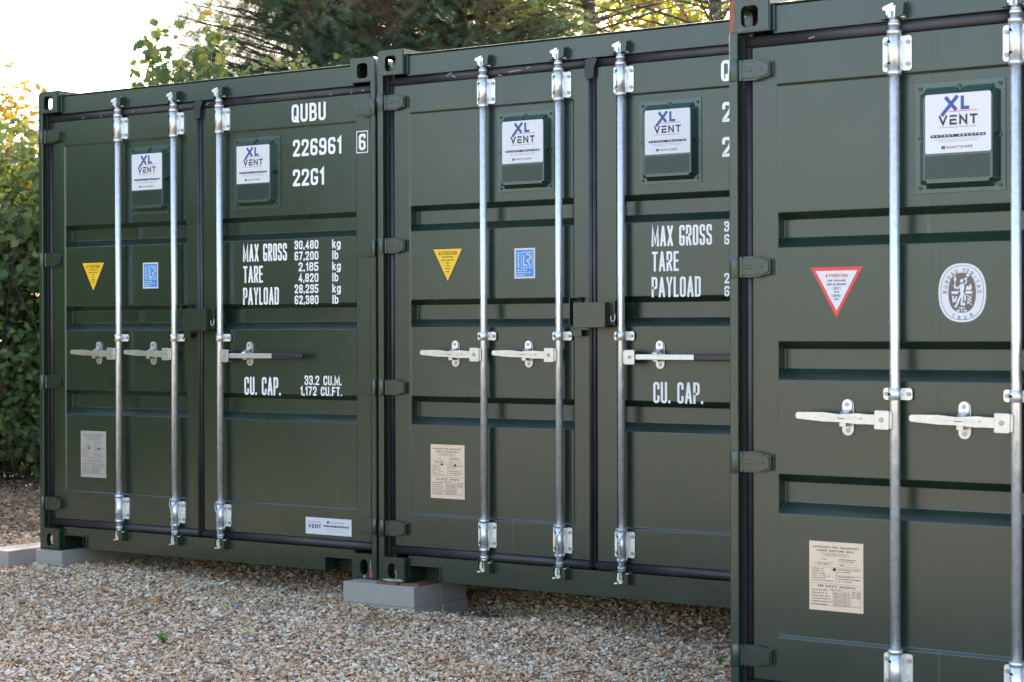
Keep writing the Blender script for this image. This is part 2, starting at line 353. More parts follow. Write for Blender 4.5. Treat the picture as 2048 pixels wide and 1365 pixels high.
def text(mb, s, x0, x1, z0, H, t, w, mi=0, sp=0.28, rot=0.0, simple=False):
    """lettering of height H fitted between x0 and x1 on the plane y=w"""
    units = 0
    for c_ in s: units += (0.7 if c_ == ' ' else GL[c_][0]) + sp
    units -= sp; u = (x1 - x0) / units; x = x0; k = 0
    for c_ in s:
        if c_ == ' ': x += (0.7 + sp) * u; continue
        W = GL[c_][0] * u; tt = min(t, W * 0.75 if W > 0.4 * u else t)
        for pts, cl in glyph_paths(c_, W, H, tt, 0.45 * (u - tt)):
            pts2 = [Vector((x + tt / 2 + p.x, z0 + tt / 2 + p.y)) for p in pts]
            ribbon(mb, pts2, cl, tt, w - 0.00012 * (k % 4), mi); k += 1
        x += W + sp * u
def rect(mb, x0, x1, z0, z1, w, mi, r=0):
    pts = rrect(x0, x1, z0, z1, r) if r else [(x1, z1), (x0, z1), (x0, z0), (x1, z0)]
    mb.poly([(p[0], w, p[1]) for p in pts], mi)
def frame(mb, x0, x1, z0, z1, t, w, mi): ribbon(mb, [(x0, z0), (x0, z1), (x1, z1), (x1, z0)], True, t, w, mi)

# ---------------------------------------------------------------- container parts
WD, HT, LN = 2.438, 2.591, 6.058
W_DOOR, W_PAN = 0.045, 0.052
DOORS = {'L': (0.070, 1.190, 0.166, 1.106), 'R': (1.232, 2.368, 1.337, 2.276)}
V0, V1 = 0.175, 2.419
TROUGH = [(1.830, 1.806, 1.742, 1.706), (1.375, 1.350, 1.280, 1.240), (0.907, 0.880, 0.808, 0.768)]

def casting_mesh(top, side):
    def mk():
        a = MB(); z0, z1 = 0.0, 0.122
        a.prism([(x_, z_) for x_, z_ in rrect(0, 0.162, z0, z1, 0.022 if top else 0.005) if not top or (x_ < .081 and z_ > .061)] + ([(0, z0), (0.162, z0), (0.162, z1)] if top else []), 'y', 0, 0.178); base = a.mesh('c', ['chip'])
        bm = bmesh.new(); bm.from_mesh(base); 
        ed = [e for e in bm.edges if abs(e.verts[0].co.y - e.verts[1].co.y) < 1e-6]
        bmesh.ops.bevel(bm, geom=ed, offset=0.004, segments=2, affect='EDGES'); bm.to_mesh(base); bm.free()
        cut = []
        c1 = MB(); c1.box(0.030, 0.132, 0.028, 0.150, 0.026, 0.096); cut.append(c1.mesh('c1', ['hole']))
        c2 = MB(); hw = 0.034 if top else 0.025; zc = 0.058
        c2.prism(rrect(0.083 - hw, 0.083 + hw, zc - 0.040, zc + 0.036, 0.024 if not top else 0.020, 4), 'y', -0.05, 0.06); cut.append(c2.mesh('c2', ['hole']))
        c3 = MB(); c3.prism(rrect(0.089 - 0.036, 0.089 + 0.036, zc - 0.036, zc + 0.036, 0.022, 4), 'x', -0.05, 0.06) ; cut.append(c3.mesh('c3', ['hole']))
        me = boolean(base, cut, 'corner_casting', ['chip'])
        if side == 'R':
            bm = bmesh.new(); bm.from_mesh(me); bmesh.ops.scale(bm, vec=(-1, 1, 1), verts=bm.verts); bmesh.ops.recalc_face_normals(bm, faces=bm.faces); bm.to_mesh(me); bm.free()
        while len(me.materials) > 1: me.materials.pop()
        me.materials[0] = M['chip']; 
        return me
    return cached(('cast', top, side), mk)

def door_mesh(k):
    def mk():
        a0, a1, p0, p1 = DOORS[k]; mb = MB()
        us = [a0, p0 - 0.003, p0 + 0.003, p0 + 0.007, p1 - 0.007, p1 - 0.003, p1 + 0.003, a1]
        vs = [V0, 0.331, 0.339]; lv = ['f', 'f', 'p']
        for (t0, t1, t2, t3) in reversed(TROUGH): vs += [t3, t2, t1, t0]; lv += ['p', 't', 't', 'p']
        vs += [2.276, 2.284, V1]; lv += ['p', 'f', 'f']
        def dep(i, l):
            if i in (0, 1, 6, 7) or l == 'f': return W_DOOR
            if l == 't' and i in (3, 4): return W_PAN + 0.040
            return W_PAN
        nu = len(us)
        for v, l in zip(vs, lv):
            for i, u in enumerate(us): mb.v.append((u, dep(i, l), v))
        for j in range(len(vs) - 1):
            for i in range(nu - 1):
                q = (j * nu + i, j * nu + i + 1, (j + 1) * nu + i + 1, (j + 1) * nu + i)
                P = [mb.v[x] for x in q]
                ys = {round(p[1], 4) for p in P}
                if len(ys) > 1 and i in (2, 4) : 
                    # split diagonal from the deep corner to its opposite
                    d = max(range(4), key=lambda x: P[x][1]); 
                    if sum(1 for p in P if p[1] > W_PAN + 0.01) == 1: mb.face((q[d], q[(d + 1) % 4], q[(d + 2) % 4])); mb.face((q[d], q[(d + 2) % 4], q[(d + 3) % 4])); continue
                mb.face(q)
        n0 = len(mb.v)
        # edges
        B = 0.112
        c_ = [(a0, B, V0), (a1, B, V0), (a1, B, V1), (a0, B, V1)]; mb.v += c_
        nv = len(vs)
        mb.face([n0 + 0] + [i for i in range(nu)] + [n0 + 1]); mb.face([n0 + 3] + [(nv - 1) * nu + i for i in range(nu)] + [n0 + 2])
        mb.face([n0 + 0] + [j * nu for j in range(nv)] + [n0 + 3]); mb.face([n0 + 1] + [j * nu + nu - 1 for j in range(nv)] + [n0 + 2]); mb.face([n0, n0 + 1, n0 + 2, n0 + 3])
        me = mb.mesh('door_leaf', ['paint'])
        return me
    return cached(('door', k), mk)

def seal_mesh(u0, u1, z0, z1, kind):
    """rubber strip: rounded profile, vertical or horizontal"""
    mb = MB(); n = 8
    if kind == 'v':
        uc, hw = (u0 + u1) / 2, (u1 - u0) / 2
        prof = [(uc - hw * math.cos(math.pi * k / n), 0.046 - 0.011 * math.sin(math.pi * k / n)) for k in range(n + 1)] + [(u1, 0.07), (u0, 0.07)]
        mb.prism(prof, 'z', z0, z1, 0, True)
    else:
        zc, hw = (z0 + z1) / 2, (z1 - z0) / 2
        prof = [(0.046 - 0.011 * math.sin(math.pi * k / n), zc - hw * math.cos(math.pi * k / n)) for k in range(n + 1)] + [(0.07, z1), (0.07, z0)]
        mb.prism(prof, 'x', u0, u1, 0, True)
    return mb.mesh('seal', ['rubber'])

def hinge_mesh():
    def mk():
        mb = MB()
        # knuckle on the post
        mb.cyl((0.017, 0.010, -0.040), 0.019, 0.080, 'z', 16)
        out = [(0.015, -0.038), (0.095, -0.038), (0.148, -0.026), (0.151, -0.022), (0.151, 0.022), (0.148, 0.026), (0.095, 0.038), (0.015, 0.038)]
        mb.prism(out, 'y', 0.022, 0.040)
        mb.prism([(p[0] - 0.005 if p[0] > 0.1 else p[0] + 0.022, p[1] * 0.78) for p in out], 'y', 0.017, 0.022)
        mb.prism([(0.010, 0.004), (0.016, 0.004), (0.042, 0.018), (0.042, 0.040), (0.010, 0.040)][::-1], 'z', -0.037, 0.037)
        mb.prism(rrect(0.040, 0.082, -0.006, 0.006, 0.005, 3), 'y', 0.0145, 0.017)
        mb.cyl((0.118, 0.0148, 0), 0.006, 0.0025, 'y', 10)
        mb.box(0.075, 0.156, 0.040, 0.046, -0.030, 0.030)
        return mb.mesh('hinge', ['paint'])
    return cached('hinge', mk)

ROD_W = 0.015
def rod_mesh():
    def mk():
        mb = MB(); mb.cyl((0, 0, 0.105), 0.017, 2.385, 'z', 20); return mb.mesh('locking_bar', ['galv'])
    return cached('rod', mk)
def guide_mesh(long=True):
    def mk():
        mb = MB(); h = 0.118 if long else 0.040; z0 = -h / 2
        yb = W_PAN - ROD_W - 0.006
        mb.prism(rrect(-0.052, 0.052, z0, -z0, 0.010, 4), 'y', yb - 0.007, yb, 0)
        mb.cyl((0, 0, z0 - (0.006 if long else 0)), 0.0225, h + (0.012 if long else 0), 'z', 20)
        if long:
            mb.cyl((0, 0, -z0 + 0.002), 0.0245, 0.014, 'z', 20); mb.cyl((0, 0, z0 - 0.016), 0.0245, 0.014, 'z', 20)
        mb.box(-0.0225, 0.0225, 0, yb - 0.003, z0 + 0.001, -z0 - 0.001)
        zs = (-0.037, 0.037) if long else (0,)
        for z in zs:
            mb.cyl((-0.011, -0.0240, z), 0.0045, 0.004, 'y', 12, mi=2)
            for x in (-0.040, 0.040):
                mb.cyl((x, yb - 0.014, z), 0.0078, 0.007, 'y', 6, mi=1)
        return mb.mesh('bar_guide', ['galv', 'bolt', 'hole'])
    return cached(('guide', long), mk)
def cam_mesh():
    def mk():
        mb = MB()   # top cam, rod end at z=0 growing upwards
        mb.cyl((0, 0, -0.012), 0.0205, 0.012, 'z', 18)
        mb.cyl((0, 0, 0.0), 0.0185, 0.016, 'z', 18, r2=0.0145)
        # flange with two horns
        mb.prism([(-0.034, -0.004), (-0.012, -0.016), (0.014, -0.016), (0.036, 0.006), (0.034, 0.012), (0.010, 0.006), (-0.012, 0.006), (-0.036, 0.004)], 'z', 0.016, 0.024)
        # upright cam block
        mb.prism([(-.022, .024), (.016, .024), (.018, .046), (.010, .056), (-.014, .052), (-.024, .044)], 'y', -.016, .012)
        mb.prism([(-.034, .045), (-.028, .040), (-.006, .044), (.006, .060), (.002, .064), (-.032, .053)], 'y', -.020, -.002)
        mb.prism([(.018, .058), (.034, .060), (.037, .065), (.033, .068), (.018, .065)], 'y', -.010, .004)
        return mb.mesh('cam', ['galv'])
    return cached('cam', mk)
def keeper_mesh():
    def mk():
        mb = MB()
        mb.box(-0.046, -0.024, -0.004, 0.030, 0.012, 0.050)
        mb.prism([(0.012, 0.014), (0.040, 0.020), (0.044, 0.060), (0.036, 0.066), (0.014, 0.062)], 'y', -0.010, 0.030)
        mb.box(-0.04, 0.044, 0.020, 0.0285, 0.008, 0.070)
        return mb.mesh('cam_keeper', ['paint'])
    return cached('keeper', mk)
def lever_mesh(kind):
    def mk():
        mb = MB()
        if kind == 'short':   # x from hub (0) to -0.30
            top = [(0.0, 0.016), (-0.035, 0.016), (-0.070, 0.018), (-0.135, 0.012), (-0.20, 0.017), (-0.295, 0.014), (-0.302, 0.008)]
            bot = [(-0.302, -0.004), (-0.295, -0.009), (-0.20, -0.015), (-0.135, -0.015), (-0.070, -0.019), (-0.035, -0.018), (0.0, -0.018)]
            mb.prism(top + bot, 'y', -0.004, 0.004)
            mb.prism([(-0.055, -0.001), (-0.195, 0.001), (-0.195, 0.005), (-0.12, 0.006), (-0.055, 0.004)], 'y', -0.013, -0.004)
            for x in (-0.275, -0.262, -0.232, -0.224, -0.216): mb.box(x, x + 0.003, -0.0048, -0.004, -0.006, 0.006)
        else:
            mb.box(0.0, 0.30, -0.006, 0.006, -0.013, 0.013)
        return mb.mesh('door_handle', ['zinc'])
    return cached(('lever', kind), mk)
def hub_mesh():
    def mk():
        mb = MB()
        mb.prism(rrect(-0.028, 0.026, -0.034, 0.032, 0.006, 3), 'y', -0.014, -0.008)
        mb.box(-0.026, 0.024, -0.008, 0.020, 0.024, 0.030); mb.box(-0.026, 0.024, -0.008, 0.020, -0.032, -0.027)
        mb.box(0.020, 0.034, -0.008, 0.018, -0.030, 0.028)
        mb.cyl((-0.002, -0.018, 0.0), 0.0085, 0.004, 'y', 12, mi=1)
        return mb.mesh('hub', ['zinc', 'bolt'])
    return cached('hub', mk)
def retainer_mesh():
    def mk():
        mb = MB(); mb.prism(rrect(-0.022, 0.022, -0.063, 0.063, 0.0215, 8), 'y', -0.007, 0)
        mb.prism([(-0.012, -0.013), (0.012, -0.013), (0.012, -0.030), (-0.012, -0.030)], 'y', -0.050, -0.007)
        return mb.mesh('handle_retainer', ['zinc'])
    return cached('ret', mk)
def latch_mesh():
    def mk():
        mb = MB(); n = 7
        out = [(0.017 * math.cos(R(180 * k / n)), 0.045 + 0.017 * math.sin(R(180 * k / n))) for k in range(n + 1)]
        mb.prism(out + [(-0.017, 0.028), (0.017, 0.028)], 'y', -0.013, -0.009)
        mb.poly
        # hook bending forward over the lever
        pr = [(-0.013, 0.028), (-0.030, 0.020), (-0.052, 0.010), (-0.062, -0.002), (-0.058, -0.004), (-0.048, 0.004), (-0.028, 0.015), (-0.009, 0.024)]
        b = len(mb.v)
        for s_, sc in ((-0.017, 1), (0.017, 1)):
            for y, z in pr: mb.v.append((s_ * (1 - 0.25 * abs(y) / 0.06), y, z))
        n = len(pr); mb.face(list(range(b, b + n))); mb.face(list(range(b + n, b + 2 * n)))
        for i in range(n): j = (i + 1) % n; mb.face((b + i, b + j, b + n + j, b + n + i))
        return mb.mesh('retainer_latch', ['galv'])
    return cached('latch', mk)
def bolt_mesh():
    def mk():
        mb = MB(); mb.cyl((0, -0.016, 0), 0.0085, 0.009, 'y', 6); return mb.mesh('bolt', ['bolt'])
    return cached('bolt', mk)

def vent_mesh():
    def mk():
        mb = MB()
        # local origin: lower-left of base plate, plate face on y=W_PAN
        bw, bh = 0.315, 0.370; yb = W_PAN - 0.004; yf = 0.0085
        mb.box(0, bw, yb, W_PAN + 0.001, 0, bh)
        # tapered hood outline with corner notches
        def outline(x0, x1, z0, z1, c, q):
            xm, zm = (x0 + x1) / 2, (z0 + z1) / 2
            return [(x0 + c, z0), (x1 - c, z0), (x1 - c, z0 + c * 0.6), (x1, z0 + c * 0.6 + 0.004), (x1, zm - q), (x1 - q * 0.9, zm - q * 0.6), (x1 - q * 0.9, zm + q * 0.6), (x1, zm + q),
                    (x1, z1 - c), (x1 - c, z1 - c * 0.6), (x1 - c, z1), (xm + q, z1), (xm + q * 0.5, z1 - q * 0.9), (xm - q * 0.5, z1 - q * 0.9), (xm - q, z1),
                    (x0 + c, z1), (x0 + c * 0.6, z1 - c * 0.6), (x0, z1 - c), (x0, zm + q), (x0 + q * 0.9, zm + q * 0.6), (x0 + q * 0.9, zm - q * 0.6), (x0, zm - q), (x0, z0 + c * 0.6 + 0.004), (x0 + c, z0 + c * 0.6)]
        A = outline(0.018, bw - 0.016, 0.014, bh - 0.018, 0.022, 0.014); B = outline(0.045, bw - 0.030, 0.030, bh - 0.045, 0.012, 0.001)
        b = len(mb.v); n = len(A)
        mb.v += [(p[0], yb, p[1]) for p in A] + [(p[0], yf, p[1]) for p in B]
        for i in range(n): j = (i + 1) % n; mb.face((b + i, b + j, b + n + j, b + n + i))
        c = len(mb.v); mb.v.append((bw / 2 + 0.006, yf, bh / 2))
        for i in range(n): j = (i + 1) % n; mb.face((b + n + i, b + n + j, c))
        return mb.mesh('vent', ['ventpaint'])
    return cached('vent', mk)
M['ventpaint'] = paint('vent_green_plastic', (0.024, 0.064, 0.050))
def perf_mesh():
    def mk():
        mb = MB(); yf = 0.0085 - 0.0006
        def dot(x, y, z, r, nrm=None):
            b = len(mb.v)
            for k in range(6):
                a = math.pi / 3 * k
                if nrm == 'f': mb.v.append((x + r * math.cos(a), y, z + r * math.sin(a)))
                elif nrm == 'r': mb.v.append((x + 0.35 * r * math.cos(a), y + r * math.cos(a) * 0.95, z + r * math.sin(a)))
                else: mb.v.append((x + r * math.cos(a), y + r * 0.9 * math.sin(a), z - 0.35 * r * math.sin(a)))
            mb.face(range(b, b + 6))
        for j in range(14):
            for i in range(24):
                x = 0.054 + 0.0094 * i + (0.0047 if j % 2 else 0); z = 0.046 + 0.0055 * j
                if x < 0.277: dot(x, yf, z, 0.0030, 'f')
        # right flank (lower half) and underside
        for j in range(20):
            for i in range(4):
                q = (i + 0.5) / 4.4 + 0.03; z = 0.050 + 0.0065 * j
                y = W_PAN - 0.004 + (0.0085 - W_PAN + 0.004) * q; x = (0.299) + (0.285 - 0.299) * q + 0.0009
                dot(x, y, z, 0.0024, 'r')
        for i in range(30):
            for j in range(4):
                q = (j + 0.5) / 4.4 + 0.03; x = 0.056 + 0.0075 * i
                y = W_PAN - 0.004 + (0.0085 - W_PAN + 0.004) * q; z = 0.014 + 0.016 * q - 0.0009
                dot(x, y, z, 0.0024, 'b')
        return mb.mesh('perforated_grille', ['hole'])
    return cached('perf', mk)
def vent_sticker():
    def mk():
        mb = MB(); x0, x1, z0, z1 = 0.053, 0.281, 0.128, 0.324; W_, H_ = x1 - x0, z1 - z0; y = 0.0085 - 0.0009
        X = lambda q: x0 + q * W_; Z = lambda q: z0 + q * H_
        rect(mb, x0, x1, z0, z1, y, 0, 0.006); y -= 0.0004
        # X L
        t = 0.0125
        ribbon(mb, [(X(.33), Z(.92)), (X(.46), Z(.74))], False, t, y, 1)
        ribbon(mb, [(X(.48), Z(.93)), (X(.27), Z(.655))], False, t, y - 0.0002, 1)
        ribbon(mb, [(X(.57), Z(.92)), (X(.57), Z(.745)), (X(.65), Z(.745))], False, t * 0.9, y, 1)
        rect(mb, X(.37), X(.80), Z(.690), Z(.702), y, 2)
        text(mb, 'V\u00caNT', X(.21), X(.80), Z(.47), H_ * 0.165, 0.0068, y, 3, sp=0.30)
        rect(mb, X(.21), X(.79), Z(.424), Z(.436), y, 4)
        rect(mb, X(.085), X(.92), Z(.262), Z(.312), y, 3)
        text(mb, 'PATENT GRANTED', X(.11), X(.90), Z(.274), H_ * 0.028, 0.0015, y - 0.0004, 0, sp=0.9)
        rect(mb, X(.15), X(.85), Z(.222), Z(.230), y, 4); rect(mb, X(.22), X(.80), Z(.190), Z(.198), y, 4)
        rect(mb, X(.25), X(.31), Z(.065), Z(.12), y, 1); rect(mb, X(.285), X(.315), Z(.07), Z(.095), y - 0.0003, 2)
        text(mb, 'ADAPTAINER', X(.33), X(.72), Z(.072), H_ * 0.042, 0.0015, y, 3, sp=0.45)
        return mb.mesh('vent_sticker', ['sticker', 'blue', 'red', 'ink', 'inkg'])
    return cached('vst', mk)
def screw_mesh():
    def mk():
        mb = MB(); mb.cyl((0, -0.006, 0), 0.007, 0.006, 'y', 10); mb.cyl((0, -0.0065, 0), 0.003, 0.001, 'y', 6, mi=1); return mb.mesh('screw', ['paint', 'hole'])
    return cached('screw', mk)

def attention(red):
    def mk():
        mb = MB(); y = W_PAN - 0.0012
        x0, x1, zt, zb = (0.294, 0.491, 1.633, 1.459) if red else (0.296, 0.480, 1.620, 1.455)
        xc = (x0 + x1) / 2; H_ = zt - zb
        def tri(k, yy, mi):
            cx, cz = xc, zt - H_ * 0.35
            mb.poly([(cx + (x - cx) * k, yy, cz + (z - cz) * k) for x, z in ((x1, zt), (x0, zt), (xc, zb))], mi)
        tri(1, y, 0); y -= 0.0004; tri(0.80 if red else 0.93, y, 1); y -= 0.0004
        hw = (x1 - x0) / 2
        if red:
            L = [('ATTENTION', .42, .80, .062, .0026, 0), ('THIS CONTAINER', .34, .715, .036, .0013, 2), ('MUST BE REPAIRED', .36, .640, .036, .0013, 2), ('ONLY', .10, .565, .032, .0013, 2),
                 ('WITH', .09, .490, .032, .0013, 2), ('CORTEN', .14, .415, .032, .0013, 2), ('STEEL', .09, .345, .032, .0013, 2)]
        else:
            L = [('ATTENTION', .58, .80, .105, .0028, 2), ('THIS CONTAINER', .34, .725, .036, .0014, 2), ('MUST BE REPAIRED', .40, .635, .036, .0014, 2), ('ONLY', .10, .555, .036, .0014, 2),
                 ('WITH', .10, .470, .036, .0014, 2), ('CORTEN', .16, .385, .036, .0014, 2), ('STEEL', .13, .300, .036, .0014, 2)]
        for s_, f, q, h, t_, mi in L: text(mb, s_, xc - hw * f, xc + hw * f, zb + H_ * (q - 0.0), H_ * h, t_, y, mi, sp=0.35)
        if red:
            for q, f in ((.552, .17), (.402, .20)): frame(mb, xc - hw * f, xc + hw * f, zb + H_ * q, zb + H_ * (q + .058), 0.0007, y, 2)
        return mb.mesh('warning_sticker', ['red', 'sticker', 'ink'] if red else ['ink', 'yellow', 'ink'])
    return cached(('att', red), mk)
def cert_lr():
    def mk():
        mb = MB(); y = W_PAN - 0.0012; x0, x1, z0, z1 = 0.775, 0.891, 1.467, 1.608; W_, H_ = x1 - x0, z1 - z0
        X = lambda q: x0 + q * W_; Z = lambda q: z0 + q * H_
        rect(mb, x0, x1, z0, z1, y, 0); rect(mb, X(.07), X(.93), Z(.055), Z(.945), y - .0004, 1); y -= .0008
        frame(mb, X(.34), X(.86), Z(.35), Z(.86), 0.0030, y, 0)
        ribbon(mb, [(X(.46), Z(.76)), (X(.46), Z(.43)), (X(.60), Z(.43))], False, 0.0062, y, 0)
        ribbon(mb, [(X(.60), Z(.79)), (X(.70), Z(.79)), (X(.77), Z(.74)), (X(.77), Z(.66)), (X(.70), Z(.60)), (X(.62), Z(.60)), (X(.76), Z(.41))], False, 0.0062, y - .0002, 0)
        # vertical word
        tmp = MB(); text(tmp, 'CERTIFIED', 0, H_ * 0.50, 0, W_ * 0.085, 0.0028, 0, 0, sp=0.35)
        b = len(mb.v); mb.v += [(X(.24) - v[2], y + v[1], Z(.36) + v[0]) for v in tmp.v]
        for f in tmp.f: mb.face([b + i for i in f], 0)
        for s_, a, bq, q in (('CONTAINER', .12, .60, .245), ('CERTIFICATION', .12, .78, .165), ('SCHEME', .12, .48, .085)): text(mb, s_, X(a), X(bq), Z(q), H_ * .045, 0.0018, y, 0, sp=0.35)
        return mb.mesh('certificate_sticker', ['sticker', 'lrblue'])
    return cached('lr', mk)
def oval(a, b_, p=2.35, n=56): return [(math.copysign(abs(math.cos(q)) ** (2 / p), math.cos(q)) * a, math.copysign(abs(math.sin(q)) ** (2 / p), math.sin(q)) * b_) for q in [2 * math.pi * k / n for k in range(n)]]
def cert_oval():
    def mk():
        mb = MB(); y = W_PAN - 0.0012; cx, cz = 0.848, 1.538; a, b_ = 0.083, 0.098
        def ov(k1, k2, yy, mi): mb.poly([(cx + p[0], yy, cz + p[1]) for p in oval(a * k1, b_ * k2)], mi)
        ov(1, 1, y, 0); y -= .0004
        ribbon(mb, [(cx + p[0] * 1.0, cz + p[1]) for p in oval(a * 0.895, b_ * 0.915)], True, 0.0017, y, 1)
        ov(.58, .68, y, 1); y -= .0004
        # ring lettering
        def ring(s_, a0, a1, flip, h):
            n = len(s_)
            for i, ch in enumerate(s_):
                if ch == ' ': continue
                q = R(a0 + (a1 - a0) * i / (n - 1)); rr = 0.735 if not flip else 0.80
                px, pz = cx + a * rr * math.cos(q), cz + b_ * (rr + 0.045) * math.sin(q)
                th = (q - math.pi / 2) if not flip else (q + math.pi / 2)
                W2 = h * 0.62 * GL[ch][0]
                for pts, cl in glyph_paths(ch, W2, h, 0.0020, h * .2):
                    P = []
                    for p in pts:
                        x_, z_ = p.x - W2 / 2 + .001, p.y - h / 2
                        P.append((px + x_ * math.cos(th) - z_ * math.sin(th), pz + x_ * math.sin(th) + z_ * math.cos(th)))
                    ribbon(mb, P, cl, 0.0020, y, 1)
        ring('BUREAU VERITAS', 178, 2, False, 0.0145); ring('1828', -118, -62, True, 0.0125)
        S = 0.0001033     # emblem drawn on a small grid (units from the artwork centre)
        E = lambda pts, k=0: mb.poly([(cx + (x - 575) * 2.0 * S * 0.94, y - k * .0002, cz - (z_ - 680) * 1.95 * S) for x, z_ in pts], 0)
        def disc(x, z_, r, k=0): E([(x + r * math.cos(R(q)), z_ + r * math.sin(R(q))) for q in range(0, 360, 30)], k)
        def limb(pts, t_, k=0): ribbon(mb, [(cx + (x - 575) * 2.0 * S * 0.94, cz - (z_ - 680) * 1.95 * S) for x, z_ in pts], False, t_ * 2.0 * S, y - k * .0002, 0)
        disc(568, 485, 30); E([(535, 540), (605, 530), (620, 590), (600, 650), (615, 720), (560, 730), (535, 650)], 1)
        limb([(570, 700), (520, 790), (480, 880), (458, 905)], 34, 2); limb([(590, 700), (575, 790), (565, 870)], 32, 3)
        limb([(545, 560), (500, 610), (435, 565)], 24, 4); limb([(600, 545), (655, 510), (650, 440), (620, 455)], 22, 5)
        disc(677, 395, 27, 1); E([(425, 460), (448, 385), (475, 455), (462, 490), (440, 490)], 1); limb([(450, 500), (446, 610)], 16, 2)
        E([(385, 655), (515, 655), (500, 698), (385, 698)]); E([(640, 655), (755, 655), (755, 698), (630, 698)])
        E([(395, 730), (425, 730), (430, 800), (470, 730), (490, 740), (460, 830), (405, 840)]); E([(615, 715), (645, 715), (640, 820), (610, 815)])
        for k in range(3): limb([(672, 725 + 52 * k), (738, 775 + 50 * k)], 16)
        limb([(735, 730), (672, 860)], 14, 1)
        E([(640, 635), (660, 570), (680, 560), (690, 600), (715, 535), (745, 560), (745, 625), (700, 640)]); disc(605, 870, 28, 4)
        limb([(515, 930), (620, 930)], 13); limb([(568, 925), (568, 985)], 16, 1); E([(475, 962), (540, 962), (530, 985), (500, 995), (480, 985)]); E([(600, 962), (662, 962), (655, 988), (620, 995), (605, 985)])
        return mb.mesh('certificate_emblem', ['sticker', 'inkbrown'])
    return cached('bv', mk)
M['inkbrown'] = mat('emblem_brown', (0.13, 0.105, 0.10), 0.55)[0]
def plate_mesh(big, grey=False):
    def mk():
        mb = MB()
        x0, x1, z0, z1 = (0.287, 0.491, 0.440, 0.680) if big else (0.283, 0.484, 0.418, 0.677)
        y = W_PAN - 0.0022; mb.box(x0, x1, y, W_PAN, z0, z1, 0); y -= .0003
        W_, H_ = x1 - x0, z1 - z0; X = lambda q: x0 + q * W_; Z = lambda q: z0 + q * H_
        T = lambda s_, a, b_, q, h, t_=.0012, sp=.4: text(mb, s_, X(a), X(b_), Z(q), H_ * h, t_, y, 1, sp=sp)
        T('APPROVED FOR TRANSPORT', .07, .92, .905, .030, .0019 if big else .0016); T('UNDER CUSTOMS SEAL', .14, .84, .855, .030, .0019 if big else .0016)
        T('GB/C 2109A BV/2021', .30, .70, .806, .016); frame(mb, X(.24), X(.74), Z(.792), Z(.835), .0009, y, 1)
        T('TYPE', .23, .32, .735, .018); T('MANUFACTURERS NO', .55, .86, .745, .016); T('OF THE CONTAINER', .55, .83, .718, .016)
        frame(mb, X(.12), X(.43), Z(.660), Z(.700), .0009, y, 1); T('CX24 22BVT', .15, .38, .670, .018); frame(mb, X(.55), X(.88), Z(.655), Z(.690), .0009, y, 1); T('CXIC', .58, .64, .663, .016)
        for q in (.630, .392, .075): rect(mb, X(.03), X(.97), Z(q), Z(q + .004), y, 1)
        rect(mb, X(.50), X(.506), Z(.40), Z(.625), y, 1); rect(mb, X(.5), X(.97), Z(.520), Z(.524), y, 1)
        for i, s_ in enumerate(('OWNER NO', 'OWNED BY', 'CONTAINER', 'UNIT A HEATH', 'FARM ROAD', 'UNITED KINGDOM')): T(s_, .05, .05 + .028 * len(s_), .595 - .034 * i, .016)
        for i, s_ in enumerate(('WOOD COMPONENT TREATMENT', 'IM TAILEDAN', '', 'MANUFACTURED BY', 'INTERNATIONAL CONTAINERS', 'CO. LTD CHINA')):
            if s_: T(s_, .54, min(.94, .54 + .02 * len(s_)), .598 - .034 * i, .016)
        T('CSC SAFETY APPROVAL', .16, .86, .340, .034, .0022 if big else .0018)
        for i, s_ in enumerate(('DATE MANUFACTURED', 'IDENTIFICATION NO', 'MAXIMUM GROSS WEIGHT', 'ALLOWABLE STACKING WT', 'TRANSVERSE RACKING TEST', 'END WALL STRENGTH')): T(s_, .05, .05 + .0165 * len(s_), .285 - .041 * i, .017)
        for i in range(5): frame(mb, X(.44), X(.76), Z(.245 - .041 * i), Z(.280 - .041 * i), .0008, y, 1); T('30480 kg 67200 lb', .46, .74, .255 - .041 * i, .014)
        frame(mb, X(.28), X(.74), Z(.295), Z(.328), .0008, y, 1); T('GB/LR 1664', .40, .60, .303, .014)
        for i in range(4): T('NEXT EXAM', .80, .94, .285 - .026 * i, .014)
        frame(mb, X(.79), X(.95), Z(.09), Z(.315), .0007, y - .0002, 1)
        return mb.mesh('data_plate', ['plateshade' if grey else 'plate', 'plateink'])
    return cached(('plate', big, grey), mk)
def white_sticker():
    mb = MB(); y = W_PAN - .0012; x0, x1, z0, z1 = 1.932, 2.238, 0.196, 0.281; y = W_DOOR - .0012; x0 -= -.008; x1 += .004
    W_, H_ = x1 - x0, z1 - z0; X = lambda q: x0 + q * W_; Z = lambda q: z0 + q * H_
    rect(mb, x0, x1, z0, z1, y, 0); y -= .0005
    text(mb, 'HANGER RAIL', X(.06), X(.34), Z(.70), H_ * .07, .0016, y, 2, sp=.4); text(mb, 'V\u00caNT', X(.06), X(.34), Z(.36), H_ * .24, .0048, y, 1, sp=.35)
    rect(mb, X(.39), X(.94), Z(.47), Z(.575), y, 1); text(mb, 'PATENT PENDING', X(.41), X(.92), Z(.492), H_ * .06, .0018, y - .0003, 0, sp=.8)
    rect(mb, X(.47), X(.51), Z(.68), Z(.82), y, 1); text(mb, 'ADAPTAINER', X(.53), X(.84), Z(.70), H_ * .085, .0019, y, 2, sp=.4)
    rect(mb, X(.42), X(.90), Z(.37), Z(.38), y, 2); rect(mb, X(.53), X(.88), Z(.30), Z(.31), y, 2); rect(mb, X(.46), X(.90), Z(.20), Z(.21), y, 2)
    return mb.mesh('vent_patent_sticker', ['sticker', 'ink', 'inkg'])

